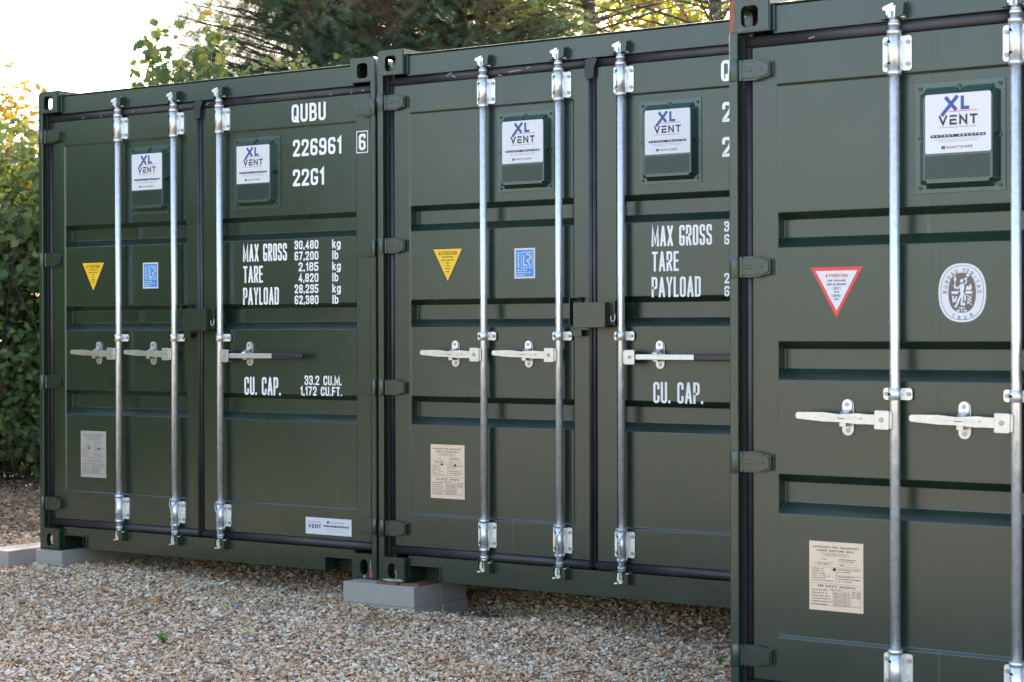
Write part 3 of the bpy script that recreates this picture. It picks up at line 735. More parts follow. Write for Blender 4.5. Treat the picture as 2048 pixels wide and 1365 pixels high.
def lettering(parent, dx=0.0):
    y = W_PAN - .0012
    def W(s_, x0, x1, z0, H, t_, yy, sp, label=None):
        def mk():
            mb = MB(); text(mb, s_, x0, x1, z0, H, t_, yy, sp=sp); return mb.mesh('lettering', ['white'])
        ob('lettering', cached(('let', s_, round(x0, 3), round(z0, 3)), mk), parent, (dx * (1.0 if x0 > 1.84 else .35) + (.008 if s_ == 'QUBU' else 0), 0, 0), label=label)
    W('QUBU', 1.843, 2.071, 2.303, .092, .0145, W_DOOR - .0012, .24, 'white owner code letters')
    W('226961', 1.853, 2.176, 2.128, .086, .0145, y, .22, 'white serial number')
    W('22G1', 1.852, 2.062, 1.976, .086, .0145, y, .22, 'white size and type code')
    W('6', 2.293, 2.337, 2.136, .082, .0140, W_DOOR - .0012, .2, 'white check digit')
    def mk():
        mb = MB(); frame(mb, 2.280, 2.350, 2.124, 2.230, .0045, W_DOOR - .0014, 0); return mb.mesh('lettering_frame', ['white'])
    ob('lettering_frame', cached('lframe', mk), parent, (dx, 0, 0), label='thin white frame round the check digit')
    W('MAX GROSS', 1.508, 1.813, 1.596, .091, .0108, y, .20); W('TARE', 1.510, 1.647, 1.485, .088, .0108, y, .20); W('PAYLOAD', 1.508, 1.757, 1.370, .090, .0108, y, .20)
    for i, s_ in enumerate(('30,480', '67,200', '2,185', '4,820', '28,295', '62,380')):
        W(s_, 1.861 if len(s_) == 6 else 1.888, 2.021, 1.651 - .0563 * i, .045, .0080, y, .22)
        W(('kg', 'lb')[i % 2], 2.112, 2.168 if i % 2 == 0 else 2.152, 1.651 - .0563 * i, .045, .0080, y, .22)
    W('CU. CAP.', 1.515, 1.766, .899, .094, .0115, y, .20); W('33.2 CU.M.', 1.926, 2.171, .956, .048, .0080, y, .20); W('1,172 CU.FT.', 1.897, 2.173, .902, .046, .0080, y, .20)

def lockbox(parent):
    def mk():
        mb = MB()
        x0, x1, z0, z1, y0, y1 = 1.160, 1.328, 1.236, 1.350, -0.046, 0.030
        mb.prism(rrect(x0, x1, z0, z1, .005, 3), 'y', y0, y0 + .006); mb.box(x0 + .001, x1 - .001, y0 + .006, y1, z1 - .007, z1 - .001); mb.box(x1 - .007, x1 - .001, y0 + .006, y1, z0 + .001, z1 - .007)
        mb.box(x0 + .001, x0 + .007, y0 + .006, y1, z0 + .001, z1 - .007); mb.box(x0 + .007, x1 - .007, y0 + .02, y1, z0 + .02, z1 - .02, 1)
        mb.box(x1 - .001, x1 + .028, -0.006, 0.040, z0 + .01, z1 + .006)
        return mb.mesh('lock_box', ['paint', 'dark'])
    lb = ob('lock_box', cached('lb', mk), parent, bev=.0015)
    def mk():
        mb = MB(); mb.box(1.112, 1.116, -0.004, 0.045, 1.247, 1.375); mb.box(1.116, 1.168, -0.004, 0.045, 1.371, 1.375); mb.box(1.116, 1.16, 0.030, 0.0445, 1.25, 1.371, 1); mb.box(1.128, 1.176, 0.0, 0.045, 1.197, 1.226)
        return mb.mesh('lock_bracket', ['paint', 'dark'])
    ob('lock_bracket', cached('lbk', mk), lb, bev=.001)
    def mk():
        mb = MB(); pts = [(1.352 + .011 * math.cos(R(q)), -0.016, 1.276 + .013 * math.sin(R(q))) for q in range(150, 390, 24)]
        mb.tube([(pts[0][0], -.016, 1.288)] + pts + [(pts[-1][0], -.016, 1.296)], .002, 5); return mb.mesh('hook', ['galv'])
    ob('hook', cached('lbh', mk), lb)

def corr(n, pitch, depth, start):
    """corrugation profile points (along, offset)"""
    P = []
    for i in range(n):
        s_ = start + i * pitch; P += [(s_, 0), (s_ + pitch * .26, 0), (s_ + pitch * .5, depth), (s_ + pitch * .76, depth)]
    P.append((start + n * pitch, 0)); return P
def body(root):
    def wall(sign):
        def mk():
            P = corr(20, (LN - .36) / 20, .036, .18); mb = MB(); base = len(mb.v)
            for (a, d) in P:
                x = (.006 + d) if sign < 0 else (WD - .006 - d)
                mb.v += [(x, a, .16), (x, a, HT - .08)]
            for i in range(len(P) - 1): mb.face((2 * i, 2 * i + 1, 2 * i + 3, 2 * i + 2))
            return mb.mesh('side_wall', ['paint'])
        return mk
    for s_ in (-1, 1): ob('side_wall', cached(('wall', s_), wall(s_)), root)
    def mk():
        P = corr(26, (LN - .36) / 26, .02, .18); mb = MB()
        for (a, d) in P: mb.v += [(.05, a, HT - .042 + d * .8), (WD - .05, a, HT - .042 + d * .8)]
        for i in range(len(P) - 1): mb.face((2 * i, 2 * i + 1, 2 * i + 3, 2 * i + 2))
        return mb.mesh('roof', ['paint'])
    ob('roof', cached('roof', mk), root)
    def mk():
        mb = MB(); mb.box(.16, WD - .16, LN - .06, LN - .02, .02, HT - .03); return mb.mesh('rear_wall', ['paint'])
    ob('rear_wall', cached('rear', mk), root)
    def mk():
        mb = MB(); mb.box(.05, WD - .05, .166, LN - .06, .024, .15); return mb.mesh('floor', ['dark'])
    ob('floor', cached('floorc', mk), root)
    for x0, x1 in ((0.002, .055), (WD - .055, WD - .002)):
        for z0, z1 in ((.03, .16), (HT - .085, HT - .028)):
            def mk():
                mb = MB(); mb.box(x0, x1, .178, LN - .178, z0, z1); return mb.mesh('side_rail', ['paint'])
            ob('side_rail', cached(('rail', x0, z0), mk), root)
    def mk():
        mb = MB(); mb.box(.072, WD - .072, .1625, .1655, .125, 2.555); return mb.mesh('light_block_sheet', ['dark'])  # dark sheet added inside to stop sun leaking through the door gaps
    ob('light_block_sheet', cached('inner', mk), root)
    # castings
    for sd_ in 'LR':
        for tp in (False, True):
            for bk in (False, True):
                o = ob('corner_casting', casting_mesh(tp, sd_ if not bk else ('R' if sd_ == 'L' else 'L')), root)
                x = 0 if sd_ == 'L' else WD
                o.location = (x, LN if bk else 0, HT - .122 if tp else 0)
                if bk: o.rotation_euler = (0, 0, math.pi)
    # posts
    for sd_ in 'LR':
        def mk():
            mb = MB(); g = (lambda x: x) if sd_ == 'L' else (lambda x: WD - x)
            P = [(0.000, .004), (0.004, .000), (0.030, .000), (0.033, .003), (0.033, .050), (0.070, .050), (0.070, .100), (0.03, .16), (0.0, .16)]
            mb.prism([(g(a), b_) for a, b_ in P], 'z', .1225, HT - .1225)
            return mb.mesh('corner_post', ['paint'])
        ob('corner_post', cached(('post', sd_), mk), root)
        def mk():
            mb = MB(); x = (0.034, .050) if sd_ == 'L' else (WD - .050, WD - .034); mb.box(x[0], x[1], .030, .050, .13, HT - .13); return mb.mesh('post_channel', ['hole'])
        ob('post_channel', cached(('chan', sd_), mk), root)
        for yb in (LN - .16,):
            def mk():
                mb = MB(); x = (0.0, .12) if sd_ == 'L' else (WD - .12, WD); mb.box(x[0], x[1], LN - .16, LN - .004, .1225, HT - .1225); return mb.mesh('rear_post', ['paint'])
            ob('rear_post', cached(('rpost', sd_), mk), root)
    def mk():
        mb = MB(); mb.prism([(.030, 2.460), (.030, 2.556), (.034, 2.562), (.16, 2.562), (.16, 2.460)], 'x', .1625, WD - .1625)
        mb.box(.1625, WD - .1625, .026, .060, 2.5625, 2.567); mb.box(.1625, WD - .1625, .075, .158, 2.424, 2.4595)  # second box: lip added behind the seal, closes a sun leak
        mb.box(.1625, .172, .020, .030, 2.470, 2.560)
        return mb.mesh('door_header', ['paint'])
    ob('door_header', cached('header', mk), root, bev=.002)
    def mk():
        mb = MB(); z0 = .018
        P = [(.163, z0 + .004), (.163, .133), (WD - .163, .133), (WD - .163, z0 + .004), (2.266, z0 + .004), (2.266, .086), (2.086, .086), (2.086, z0), (.352, z0), (.352, .086), (.172, .086), (.172, z0 + .004)]
        mb.prism(P, 'y', .030, .10)
        # rims of the two openings, proud of the sill
        for a0, a1 in ((.172, .352), (2.086, 2.266)):
            mb.box(a0, a1, .024, .0299, .0862, .0925)
            xx = a1 if a0 < 1 else a0 - .007
            mb.box(xx, xx + .007, .024, .0299, z0, .0925)
        return mb.mesh('door_sill', ['paint'])
    ob('door_sill', cached('sill', mk), root)
    def mk():
        mb = MB(); mb.box(0, .195, .16, .165, .0, .09); return mb.mesh('sill_recess', ['dark'])
    for a0 in (.165, 2.078): ob('sill_recess', cached('recess', mk), root, (a0, 0, 0))

def bar_assembly(root, u0, cable):
    bar = ob('locking_bar', rod_mesh(), root, (u0, ROD_W, 0))
    for z in (2.350, .260): ob('bar_guide', guide_mesh(True), bar, (0, 0, z))
    ob('bar_clamp', guide_mesh(False), bar, (0, 0, 1.198))
    ob('cam', cam_mesh(), bar, (0, 0, 2.452)); ob('cam', cam_mesh(), bar, (0, 0, .150), (math.pi, 0, math.pi))
    ob('cam_keeper', keeper_mesh(), root, (u0, ROD_W - .012, 2.452))
    k = ob('cam_keeper', keeper_mesh(), root, (u0, ROD_W - .012, .150)); k.scale = (1, 1, -1)
    if cable:
        def mk():
            mb = MB(); r = .026
            loop = [(r * math.sin(q), -r * math.cos(q) , .330 + .004 * math.cos(q)) for q in [2 * math.pi * k / 14 for k in range(15)]]
            mb.tube(loop, .0028, 5)
            for ph in (0, math.pi):
                side = 1 if ph else -1
                P = [(side * .024, -.012, .330), (side * .018, -.025, .305), (side * .006, -.030, .285)]
                P += [(.004 * math.sin(k * 1.2 + ph) + .012 * (k / 16) , -.030 + .003 * math.cos(k * 1.2 + ph), .275 - k * .0105) for k in range(16)]
                P += [(.020, -.026, .100), (.022, -.015, .088)]
                mb.tube(P, .0026, 5)
            return mb.mesh('wire_seal', ['cable'])
        ob('wire_seal', cached('wire', mk), bar)

def handle_assembly(root, hx, rx, long):
    y = -0.004
    if not long:
        h = ob('door_handle', lever_mesh('short'), root, (hx - .024, y, 1.112), (0, R(1.0), 0), bev=.0032)
    else:
        h = ob('door_handle', lever_mesh('long'), root, (hx + .024, y, 1.104), bev=.0030)
        def mk():
            mb = MB(); mb.prism([(0, -.0145), (.205, -.013), (.212, -.006), (.212, .007), (.205, .013), (0, .0145)], 'y', -.0105, .0105); return mb.mesh('grip', ['grip'])
        ob('grip', cached('grip', mk), h, (.30, 0, 0), bev=.005)
    o = ob('hub', hub_mesh(), h, (.024 if not long else -.024, .0, 0), bev=.0022)
    if long: o.scale = (-1, 1, 1)
    r = ob('handle_retainer', retainer_mesh(), root, (rx, W_PAN, 1.114), bev=.001)
    ob('retainer_latch', latch_mesh(), r, (0, -.0005, 0))
    ob('bolt', bolt_mesh(), r, (0, 0, .045)); b2 = ob('bolt', bolt_mesh(), r, (0, .006, -.045))

def make_container(loc, yaw, label, kind):
    root = empty('shipping_container', loc, yaw); tag(root, label, 'container', 'shipping containers standing side by side')
    body(root)
    doors = {}
    for k in 'LR':
        a0, a1, p0, p1 = DOORS[k]
        d = ob('door', door_mesh(k), root, bev=.0022); doors[k] = d
        # rubber seals round the leaf
        for key, args in (('t', (a0 - .018 if k == 'L' else a0 - .004, a1 + .004 if k == 'L' else a1 + .018, V1 + .001, V1 + .040, 'h')),
                          ('b', (a0 - .018 if k == 'L' else a0 - .004, a1 + .004 if k == 'L' else a1 + .018, V0 - .041, V0 - .001, 'h')),
                          ('s', (.048, .0695, V0, V1, 'v') if k == 'L' else (WD - .0695, WD - .048, V0, V1, 'v'))):
            ob('door_seal', cached(('seal', k, key), lambda: seal_mesh(*args)), d)
        if k == 'L':
            ob('door_seal', cached('cseal', lambda: seal_mesh(1.1905, 1.2115, V0 - .03, V1 + .036, 'v')), d)
        else:
            ob('door_seal', cached('cseal2', lambda: seal_mesh(1.2120, 1.2315, V0 - .03, V1 + .03, 'v')), d)
        for z in (2.338, 1.640, .948, .260):
            h = ob('hinge', hinge_mesh(), d, (0 if k == 'L' else WD, 0, z), bev=.0015)
            if k == 'R': h.scale = (-1, 1, 1)
    # folded flap where the centre seal meets the top seal
    def mk():
        mb = MB(); P = [(1.160, 2.330), (1.236, 2.380), (1.244, 2.440), (1.262, 2.470), (1.215, 2.462), (1.166, 2.452)]
        mb.prism([(1.180, 2.385), (1.192, 2.360), (1.228, 2.368), (1.232, 2.415), (1.250, 2.452), (1.232, 2.464), (1.184, 2.454)], 'y', .022, .034); return mb.mesh('seal_flap', ['rubber'])
    ob('seal_flap', cached('flap', mk), doors['L'], bev=.003)
    for i, u in enumerate((.6235, 1.046, 1.378)): bar_assembly(root, u, i > 0 and kind != 'C')
    handle_assembly(root, .590, .437, False); handle_assembly(root, 1.010, .858, False); handle_assembly(root, 1.436, 1.560, True)
    lockbox(root)
    for dx in (0, .770):
        v = ob('vent', vent_mesh(), root, (.684 + dx, 0, 1.873), bev=.0008)
        ob('vent_sticker', vent_sticker(), v); ob('perforated_grille', perf_mesh(), v)
        for x, z in ((.018, .018), (.018, .352), (.297, .018), (.297, .352), (.297, .185), (.018, .185), (.157, .354)): ob('vent_screw', screw_mesh(), v, (x, W_PAN - .004, z))
    L, Rd = doors['L'], doors['R']
    ob('warning_sticker', attention(kind == 'C'), L, label='red and white warning triangle' if kind == 'C' else 'yellow warning triangle')
    if kind == 'C': ob('certificate_emblem', cert_oval(), L, label='white oval certification emblem')
    else: ob('certificate_sticker', cert_lr(), L, label='blue certification sticker')
    pl = ob('data_plate', plate_mesh(kind == 'C', kind == 'A'), L)
    def mk():
        mb = MB(); mb.cyl((0, -.004, 0), .0052, .004, 'y', 10); return mb.mesh('rivet', ['dark'])
    for x, z in (((.383, .585),) if kind == 'C' else ((.351, .581), (.430, .580))): ob('rivet', cached('rivet', mk), pl, (x, W_PAN - .002, z))
    lettering(Rd, 0.018 if kind == 'B' else 0.004)
    if kind == 'A': ob('patent_sticker', white_sticker(), Rd, label='white sticker at the foot of the door')
    return root

ZA, ZB, ZC = 0.073, 0.080, -0.114
A = make_container((-2.6857, 10.7343, ZA), -0.5995, 'far left dark green container with a white sticker low on its right door', 'A')
B = make_container((-0.6561, 9.2425, ZB), -0.5989, 'dark green middle container with blue certificate sticker, its right edge hidden by the nearest one', 'B')
C = make_container((0.7738, 6.7295, ZC), -0.6134, 'nearest dark green container at the right with red warning triangle and white oval emblem', 'C')

# worn paint and rust patches on castings
def patch(parent, pts, y, key, name='bare_patch', lab=None):
    mb = MB(); mb.poly([(x, y, z) for x, z in pts], 0); o = ob(name, mb.mesh(name, [key]), parent)
    if lab: o['label'] = lab
def blob(cx, cz, rx, rz, n=14, j=.3, seed=1):
    r = random.Random(seed); return [(cx + rx * math.cos(2 * math.pi * k / n) * (1 + r.uniform(-j, j)), cz + rz * math.sin(2 * math.pi * k / n) * (1 + r.uniform(-j, j))) for k in range(n)]
for o, cs in ((A, [(2.402, .024, .010, .022, 'primer', 3), (2.36, .010, .006, .008, 'worn', 4), (2.398, .060, .0025, .03, 'worn', 5)]),
              (B, [(.07, .010, .045, .006, 'worn', 6), (.122, .012, .028, .007, 'worn', 7), (.108, .035, .0025, .03, 'worn', 8)])):
    for x, z, rx, rz, k, sd_ in cs: patch(o, blob(x, z, rx, rz, seed=sd_), -.0006, k, 'rust_patch' if k == 'primer' else 'worn_patch')
# bare primer showing on the rounded shoulder of C's casting
mb = MB()
for s_, (r0, r1) in enumerate(((.0, 1.0),)):
    n = 14; b = len(mb.v); rr = random.Random(5)
    for k in range(n):
        q = k / (n - 1)
        if q < .6: cx, cz = 0.0, (q / .6) * .10
        else:
            a = (q - .6) / .4 * R(80); cx, cz = .020 - .020 * math.cos(a), .100 + .020 * math.sin(a)
        wd = .016 * (0.6 + .6 * math.sin(q * 3.0)) + rr.uniform(-.002, .002)
        z0 = HT - .122
        mb.v += [(cx + .0048 if q < .6 else cx + .004, -.0007, z0 + cz + (.0 if q < .6 else -.004)), (cx + .0048 + wd, -.0007, z0 + cz - (0 if q < .6 else .006 + wd * .5))]
    for k in range(n - 1): mb.face((b + 2 * k, b + 2 * k + 1, b + 2 * k + 3, b + 2 * k + 2))
ob('rust_patch', mb.mesh('rust_patch', ['primer']), C)

# pale scuffs and scratches on the seals and doors
rr = random.Random(8)
def scuff(parent, pts, t_, y, key='worn'):
    mb = MB(); ribbon(mb, pts, False, t_, y, 0); ob('scuff_mark', mb.mesh('scuff_mark', [key]), parent)
for o, L_ in ((B, [(.40, 2.440, .030, .016), (.43, 2.443, .022, -.010), (.76, 2.431, .05, .004), (.80, 2.434, .03, .002), (.86, 2.440, .018, .006), (.70, 2.423, .02, -.004)]),
              (A, [(.33, 2.425, .008, .004), (.47, 2.424, .006, .003), (.72, 2.432, .012, .008), (1.27, 2.434, .02, .008), (2.12, 2.426, .01, .002), (2.26, 2.424, .006, .006), (2.33, 2.43, .012, .003)]),
              (C, [(.30, 2.43, .02, .004)])):
    for (x, z, dx_, dz_) in L_: scuff(o, [(x, z), (x + dx_ * .5, z + dz_ * .7), (x + dx_, z + dz_)], .0022, .0300, 'scuff')
# pale rain runs down the nearest container's left door
for (x, z0, z1, wd) in ((.742, 2.41, 2.31, .0022), (.764, 2.40, 2.33, .0016), (.745, 2.30, 2.25, .0012), (.742, 1.86, 1.835, .002), (.770, 1.86, 1.84, .0016), (.738, 1.70, 1.56, .0014), (.768, 1.69, 1.40, .0012), (.740, 1.50, 1.42, .0014), (.760, 1.24, 1.13, .0012), (.755, 1.10, 1.03, .0014), (.93, 1.05, .98, .0012)):
    pts = [(x + rr.uniform(-.0008, .0008), z0 + (z1 - z0) * k / 5) for k in range(6)]; y_ = (W_DOOR if z0 > 2.3 else W_PAN) - .0007
    scuff(C, pts, wd, y_, 'run')

# ---------------------------------------------------------------- ground
def ss(a, b, x): t_ = min(1, max(0, (x - a) / (b - a))); return t_ * t_ * (3 - 2 * t_)
def gz(x, y):
    z = -0.022 + .010 * math.sin(x * 2.3 + .7) * math.cos(y * 1.9) + .006 * math.sin(x * 5.1 + y * 3.7)
    z -= 0.022 * ss(-2.0, -1.0, x)
    z -= 0.085 * math.exp(-(((x + .10) / .28) ** 2 + ((y - 9.32) / .36) ** 2))        # hollow beside the stacked blocks
    z -= 0.10 * ss(-0.5, 1.2, x) * ss(9.6, 7.4, y)
    return z
def grid_axis(a, b, fine0, fine1, st, big):
    out = []; x = a
    while x < b: out.append(x); x += st if fine0 <= x < fine1 else big
    out.append(b); return out
xs = grid_axis(-70, 70, -7, 6, .25, 7); ys = grid_axis(-60, 140, 4, 20, .25, 8)
mb = MB(); nx = len(xs)
for y in ys:
    for x in xs:
        inn = -7 <= x <= 6.3 and 4 <= y <= 20.3
        mb.v.append((x, y, (gz(x, y) if inn else gz(min(max(x, -7), 6), min(max(y, 4), 20))) - .012))
for j in range(len(ys) - 1):
    for i in range(nx - 1): mb.face((j * nx + i, j * nx + i + 1, (j + 1) * nx + i + 1, (j + 1) * nx + i), 0, True)
g = ob('ground', mb.mesh('ground', ['ground'])); g['kind'] = 'structure'

def np_mesh(name, V, F, mk, smooth=False):
    me = bpy.data.meshes.new(name); nv, nf = len(V), len(F); k = F.shape[1]
    me.vertices.add(nv); me.vertices.foreach_set('co', V.astype(np.float32).ravel())
    me.loops.add(nf * k); me.loops.foreach_set('vertex_index', F.astype(np.int32).ravel())
    me.polygons.add(nf); me.polygons.foreach_set('loop_start', np.arange(0, nf * k, k, dtype=np.int32))
    me.polygons.foreach_set('use_smooth', np.full(nf, smooth)); me.materials.append(M[mk]); me.update(calc_edges=True); return me
def rotmats(n, tilt=math.pi, base=None):
    """random rotations: spin about z, tilt about a horizontal axis"""
    a = rng.uniform(0, 2 * np.pi, n); b = rng.uniform(-tilt, tilt, n); c = rng.uniform(0, 2 * np.pi, n)
    def Rz(q): o = np.zeros((n, 3, 3)); o[:, 0, 0] = np.cos(q); o[:, 0, 1] = -np.sin(q); o[:, 1, 0] = np.sin(q); o[:, 1, 1] = np.cos(q); o[:, 2, 2] = 1; return o
    def Rx(q): o = np.zeros((n, 3, 3)); o[:, 0, 0] = 1; o[:, 1, 1] = np.cos(q); o[:, 1, 2] = -np.sin(q); o[:, 2, 1] = np.sin(q); o[:, 2, 2] = np.cos(q); return o
    return Rz(a) @ Rx(b) @ Rz(c)
def scatter(tv, tf, P, Rm, S, jit=0):
    n = len(P); tv = np.array(tv, float); S = np.asarray(S)
    if S.ndim == 1: S = np.repeat(S[:, None], 3, 1)
    L = tv[None] * np.ones((n, 1, 1))
    if jit: L = L * (1 + rng.uniform(-jit, jit, (n, len(tv), 1)))
    L = L * S[:, None, :]
    V = np.einsum('nij,nkj->nki', Rm, L) + P[:, None, :]
    F = (np.array(tf)[None] + (np.arange(n) * len(tv))[:, None, None])
    return V.reshape(-1, 3), F.reshape(-1, F.shape[2])
ico_v = [(math.cos(R(60 * k)), math.sin(R(60 * k)), (.28 if k % 2 else -.28)) for k in range(6)] + [(.15, -.1, .95), (-.1, .1, -.95)]
ico_f = [[k, (k + 1) % 6, 6] for k in range(6)] + [[(k + 1) % 6, k, 7] for k in range(6)]
def in_cont(o, x, y, m_):
    a = o.rotation_euler[2]; dx, dy = x - o.location.x, y - o.location.y
    u = dx * np.cos(a) + dy * np.sin(a); wv = -dx * np.sin(a) + dy * np.cos(a)
    return (u > -0.05) & (u < WD + .05) & (wv > m_) & (wv < LN)
def stones(name, x0, x1, y0, y1, st, size, mk, keep, lab):
    X, Y = np.meshgrid(np.arange(x0, x1, st), np.arange(y0, y1, st)); X = X.ravel(); Y = Y.ravel()
    X = X + rng.uniform(-.5, .5, len(X)) * st; Y = Y + rng.uniform(-.5, .5, len(Y)) * st
    k = keep(X, Y); X, Y = X[k], Y[k]; n = len(X)
    Z = np.array([gz(a, b) for a, b in zip(X, Y)]) + rng.uniform(-.009, .009, n)
    s_ = size * np.exp(rng.normal(0, .30, n)); big = rng.random(n) < .02; s_[big] *= 1.5
    S = np.stack([s_ * rng.uniform(.95, 1.45, n), s_ * rng.uniform(.6, .95, n), s_ * rng.uniform(.35, .8, n)], 1)
    V, F = scatter(ico_v, ico_f, np.stack([X, Y, Z], 1), rotmats(n, 1.0), S, .24)
    o = ob(name, np_mesh(name, V, F, mk)); o['kind'] = 'stuff'; o['label'] = lab; o['category'] = 'gravel'
    return n
def vis(X, Y, mg=.35): return (X > Y * -.271 - mg) & (X < Y * .271 + mg)
n1 = stones('gravel', -3.6, 1.3, 6.6, 12.6, .0130, .0086, 'stone',
    lambda X, Y: vis(X, Y) & ~in_cont(A, X, Y, 1.0) & ~in_cont(B, X, Y, 1.0) & ~in_cont(C, X, Y, .3) & ~((X > .95) & (Y < 8.0)), 'small mixed beige and brown gravel in front of the containers')
n2 = stones('bark_litter', -5.2, -2.6, 12.2, 17.0, .026, .016, 'litter', lambda X, Y: vis(X, Y, .5) & (X < Y * -.23), 'brown leaf and bark litter on the gravel under the hedge')

# ---------------------------------------------------------------- blocks and shims
def block(parent_o, u, w_, z, su, sw, label, name='concrete_block', rz=0.0):
    def mk():
        mb = MB(); mb.box(0, su, 0, sw, -.1, 0); return mb.mesh(name, ['concrete'])
    a = parent_o.rotation_euler[2]; x = parent_o.location.x + u * math.cos(a) - w_ * math.sin(a); y = parent_o.location.y + u * math.sin(a) + w_ * math.cos(a)
    o = ob(name, cached((name, su, sw), mk), None, (x, y, z), (0, 0, a + rz), bev=.003)
    return tag(o, label, 'block', 'concrete blocks under the containers')
block(A, -.015, -.020, ZA - .001, .215, .440, 'grey concrete block under the left front corner of the far left container')
block(A, -.262, -.190, ZA + .002, .215, .440, 'grey concrete block lying free at the left edge beside the far left container')
block(A, .205 - .22, .425, ZA - .001, .215, .440, 'grey concrete block behind the one under the far left corner')
block(B, -.206, -.022, ZB - .012, .440, .215, 'front grey block of the upper course below the joint of left and middle containers')
block(B, -.206, .197, ZB - .012, .440, .215, 'rear grey block of the upper course below the joint of left and middle containers')
block(B, -.205, -.020, ZB - .113, .440, .215, 'half buried front block of the lower course below the container joint', rz=0)
block(B, -.204, .209, ZB - .113, .440, .215, 'half buried rear block of the lower course below the container joint')
def shim(u0, u1, w0, w1, z0, z1, lab):
    mb = MB(); mb.box(u0, u1, w0, w1, z0, z1); o = ob('steel_shim', mb.mesh('steel_shim', ['rust']), None, B.location.copy(), (0, 0, B.rotation_euler[2]), bev=.001); o.location.z = ZB
    tag(o, lab, 'shim', 'rusty steel shims on the blocks')
shim(-.005, .118, -.012, .12, -.0115, -.0005, 'rusty steel shim plate under the left of the middle container corner')
shim(.122, .235, .01, .20, -.0115, -.0005, 'rusty steel shim plate sticking out to the right of the middle container corner')

# ---------------------------------------------------------------- weeds, twig, litter on the gravel
def weed(x, y, h, n, label, spread=.5, wid=.006, name='weed'):
    z = gz(x, y); mb = MB(); r = random.Random(int(x * 100 + y * 10))
    for k in range(n):
        a = r.uniform(0, 6.28); l = h * r.uniform(.6, 1); q = spread * r.uniform(.3, 1)
        dx, dy = math.cos(a), math.sin(a); pr = []
        for i in range(4):
            s_ = i / 3; pr.append((dx * l * q * s_ * s_, dy * l * q * s_ * s_, l * (s_ - .25 * s_ * s_)))
        b = len(mb.v); 
        for i, p in enumerate(pr):
            ww = wid * (1 - .85 * abs(i / 3 - .35)); mb.v += [(p[0] - dy * ww, p[1] + dx * ww, p[2]), (p[0] + dy * ww, p[1] - dx * ww, p[2])]
        for i in range(3): mb.face((b + 2 * i, b + 2 * i + 1, b + 2 * i + 3, b + 2 * i + 2))
    o = ob(name, mb.mesh(name, ['weed']), None, (x, y, z)); tag(o, label, 'weed')
def gp(px, py, zz=-.02):
    a = (px - 1024) / 3780.8; b_ = (py - 682.5) / 3780.8 + .0051; t_ = (CAM_Z - zz) / b_; return a * t_, t_
x, y = gp(325, 1285); weed(x, y, .085, 11, 'small green weed growing alone in the gravel at lower left', 1.0, .008)
x, y = gp(1118, 1358); weed(x, y, .055, 9, 'thin green grass tuft at the bottom edge of the gravel', .3, .0025, 'grass_tuft')
x, y = gp(1438, 1288); weed(x, y, .075, 22, 'fine green weed in the shade at the foot of the nearest container', .9, .003)
x, y = gp(930, 1283); weed(x, y, .022, 8, 'tiny green sprout in the gravel in front of the block', .9, .004)
mb = MB(); x, y = gp(1140, 1320); z = gz(x, y) + .014
mb.tube([(-.045, -.012, -.004), (0, 0, .004), (.03, .008, .007), (.055, .02, .006)], [.0018, .003, .004, .0025], 6)
tag(ob('twig', mb.mesh('twig', ['bark']), None, (x, y, z)), 'dark thin twig lying on the gravel in front of the middle container', 'twig')

# ---------------------------------------------------------------- vegetation
def join_mb(mb, V, F):
    pass
def maple_leaf():
    pts = [(0, -.30), (.10, -.12), (.42, -.22), (.36, -.02), (.60, .18), (.34, .26), (.30, .44), (.12, .38), (0, .75), (-.12, .38), (-.30, .44), (-.34, .26), (-.60, .18), (-.36, -.02), (-.42, -.22), (-.10, -.12)]
    v = [(0, .1, .0)] + [(p[0], p[1], .10 * abs(p[0]) - .12 * (p[1] - .1) ** 2) for p in pts]
    f = [(0, i + 1, (i + 1) % 16 + 1) for i in range(16)]; return v, f
LV, LF = maple_leaf()
def facing(n, dirv, spread):
    """rotation matrices whose z axis is scattered about dirv"""
    d = np.array(dirv, float); d /= np.linalg.norm(d)
    z = d[None] + rng.normal(0, spread, (n, 3)); z /= np.linalg.norm(z, axis=1)[:, None]
    t_ = rng.normal(0, 1, (n, 3)); x = np.cross(t_, z); x /= np.linalg.norm(x, axis=1)[:, None]; y = np.cross(z, x)
    return np.stack([x, y, z], 2)
QV = [(0, -.5, 0), (.32, -.05, .06), (0, .55, -.04), (-.32, -.05, .06)]; QF = [(0, 1, 2, 3)]
def leaves(name, P, size, mk, parent, dirv=(-.05, -.8, .6), spread=.7, cheap=False):
    n = len(P); V, F = scatter(QV if cheap else LV, QF if cheap else LF, P, facing(n, dirv, spread), size * rng.uniform(.55, 1.25, n)); return ob(name, np_mesh(name, V, F, mk), parent)
def clumps(n_c, n_per, fn, r):
    C_ = np.array([fn() for _ in range(n_c)]); P = np.repeat(C_, n_per, 0) + rng.normal(0, r, (n_c * n_per, 3)); return P
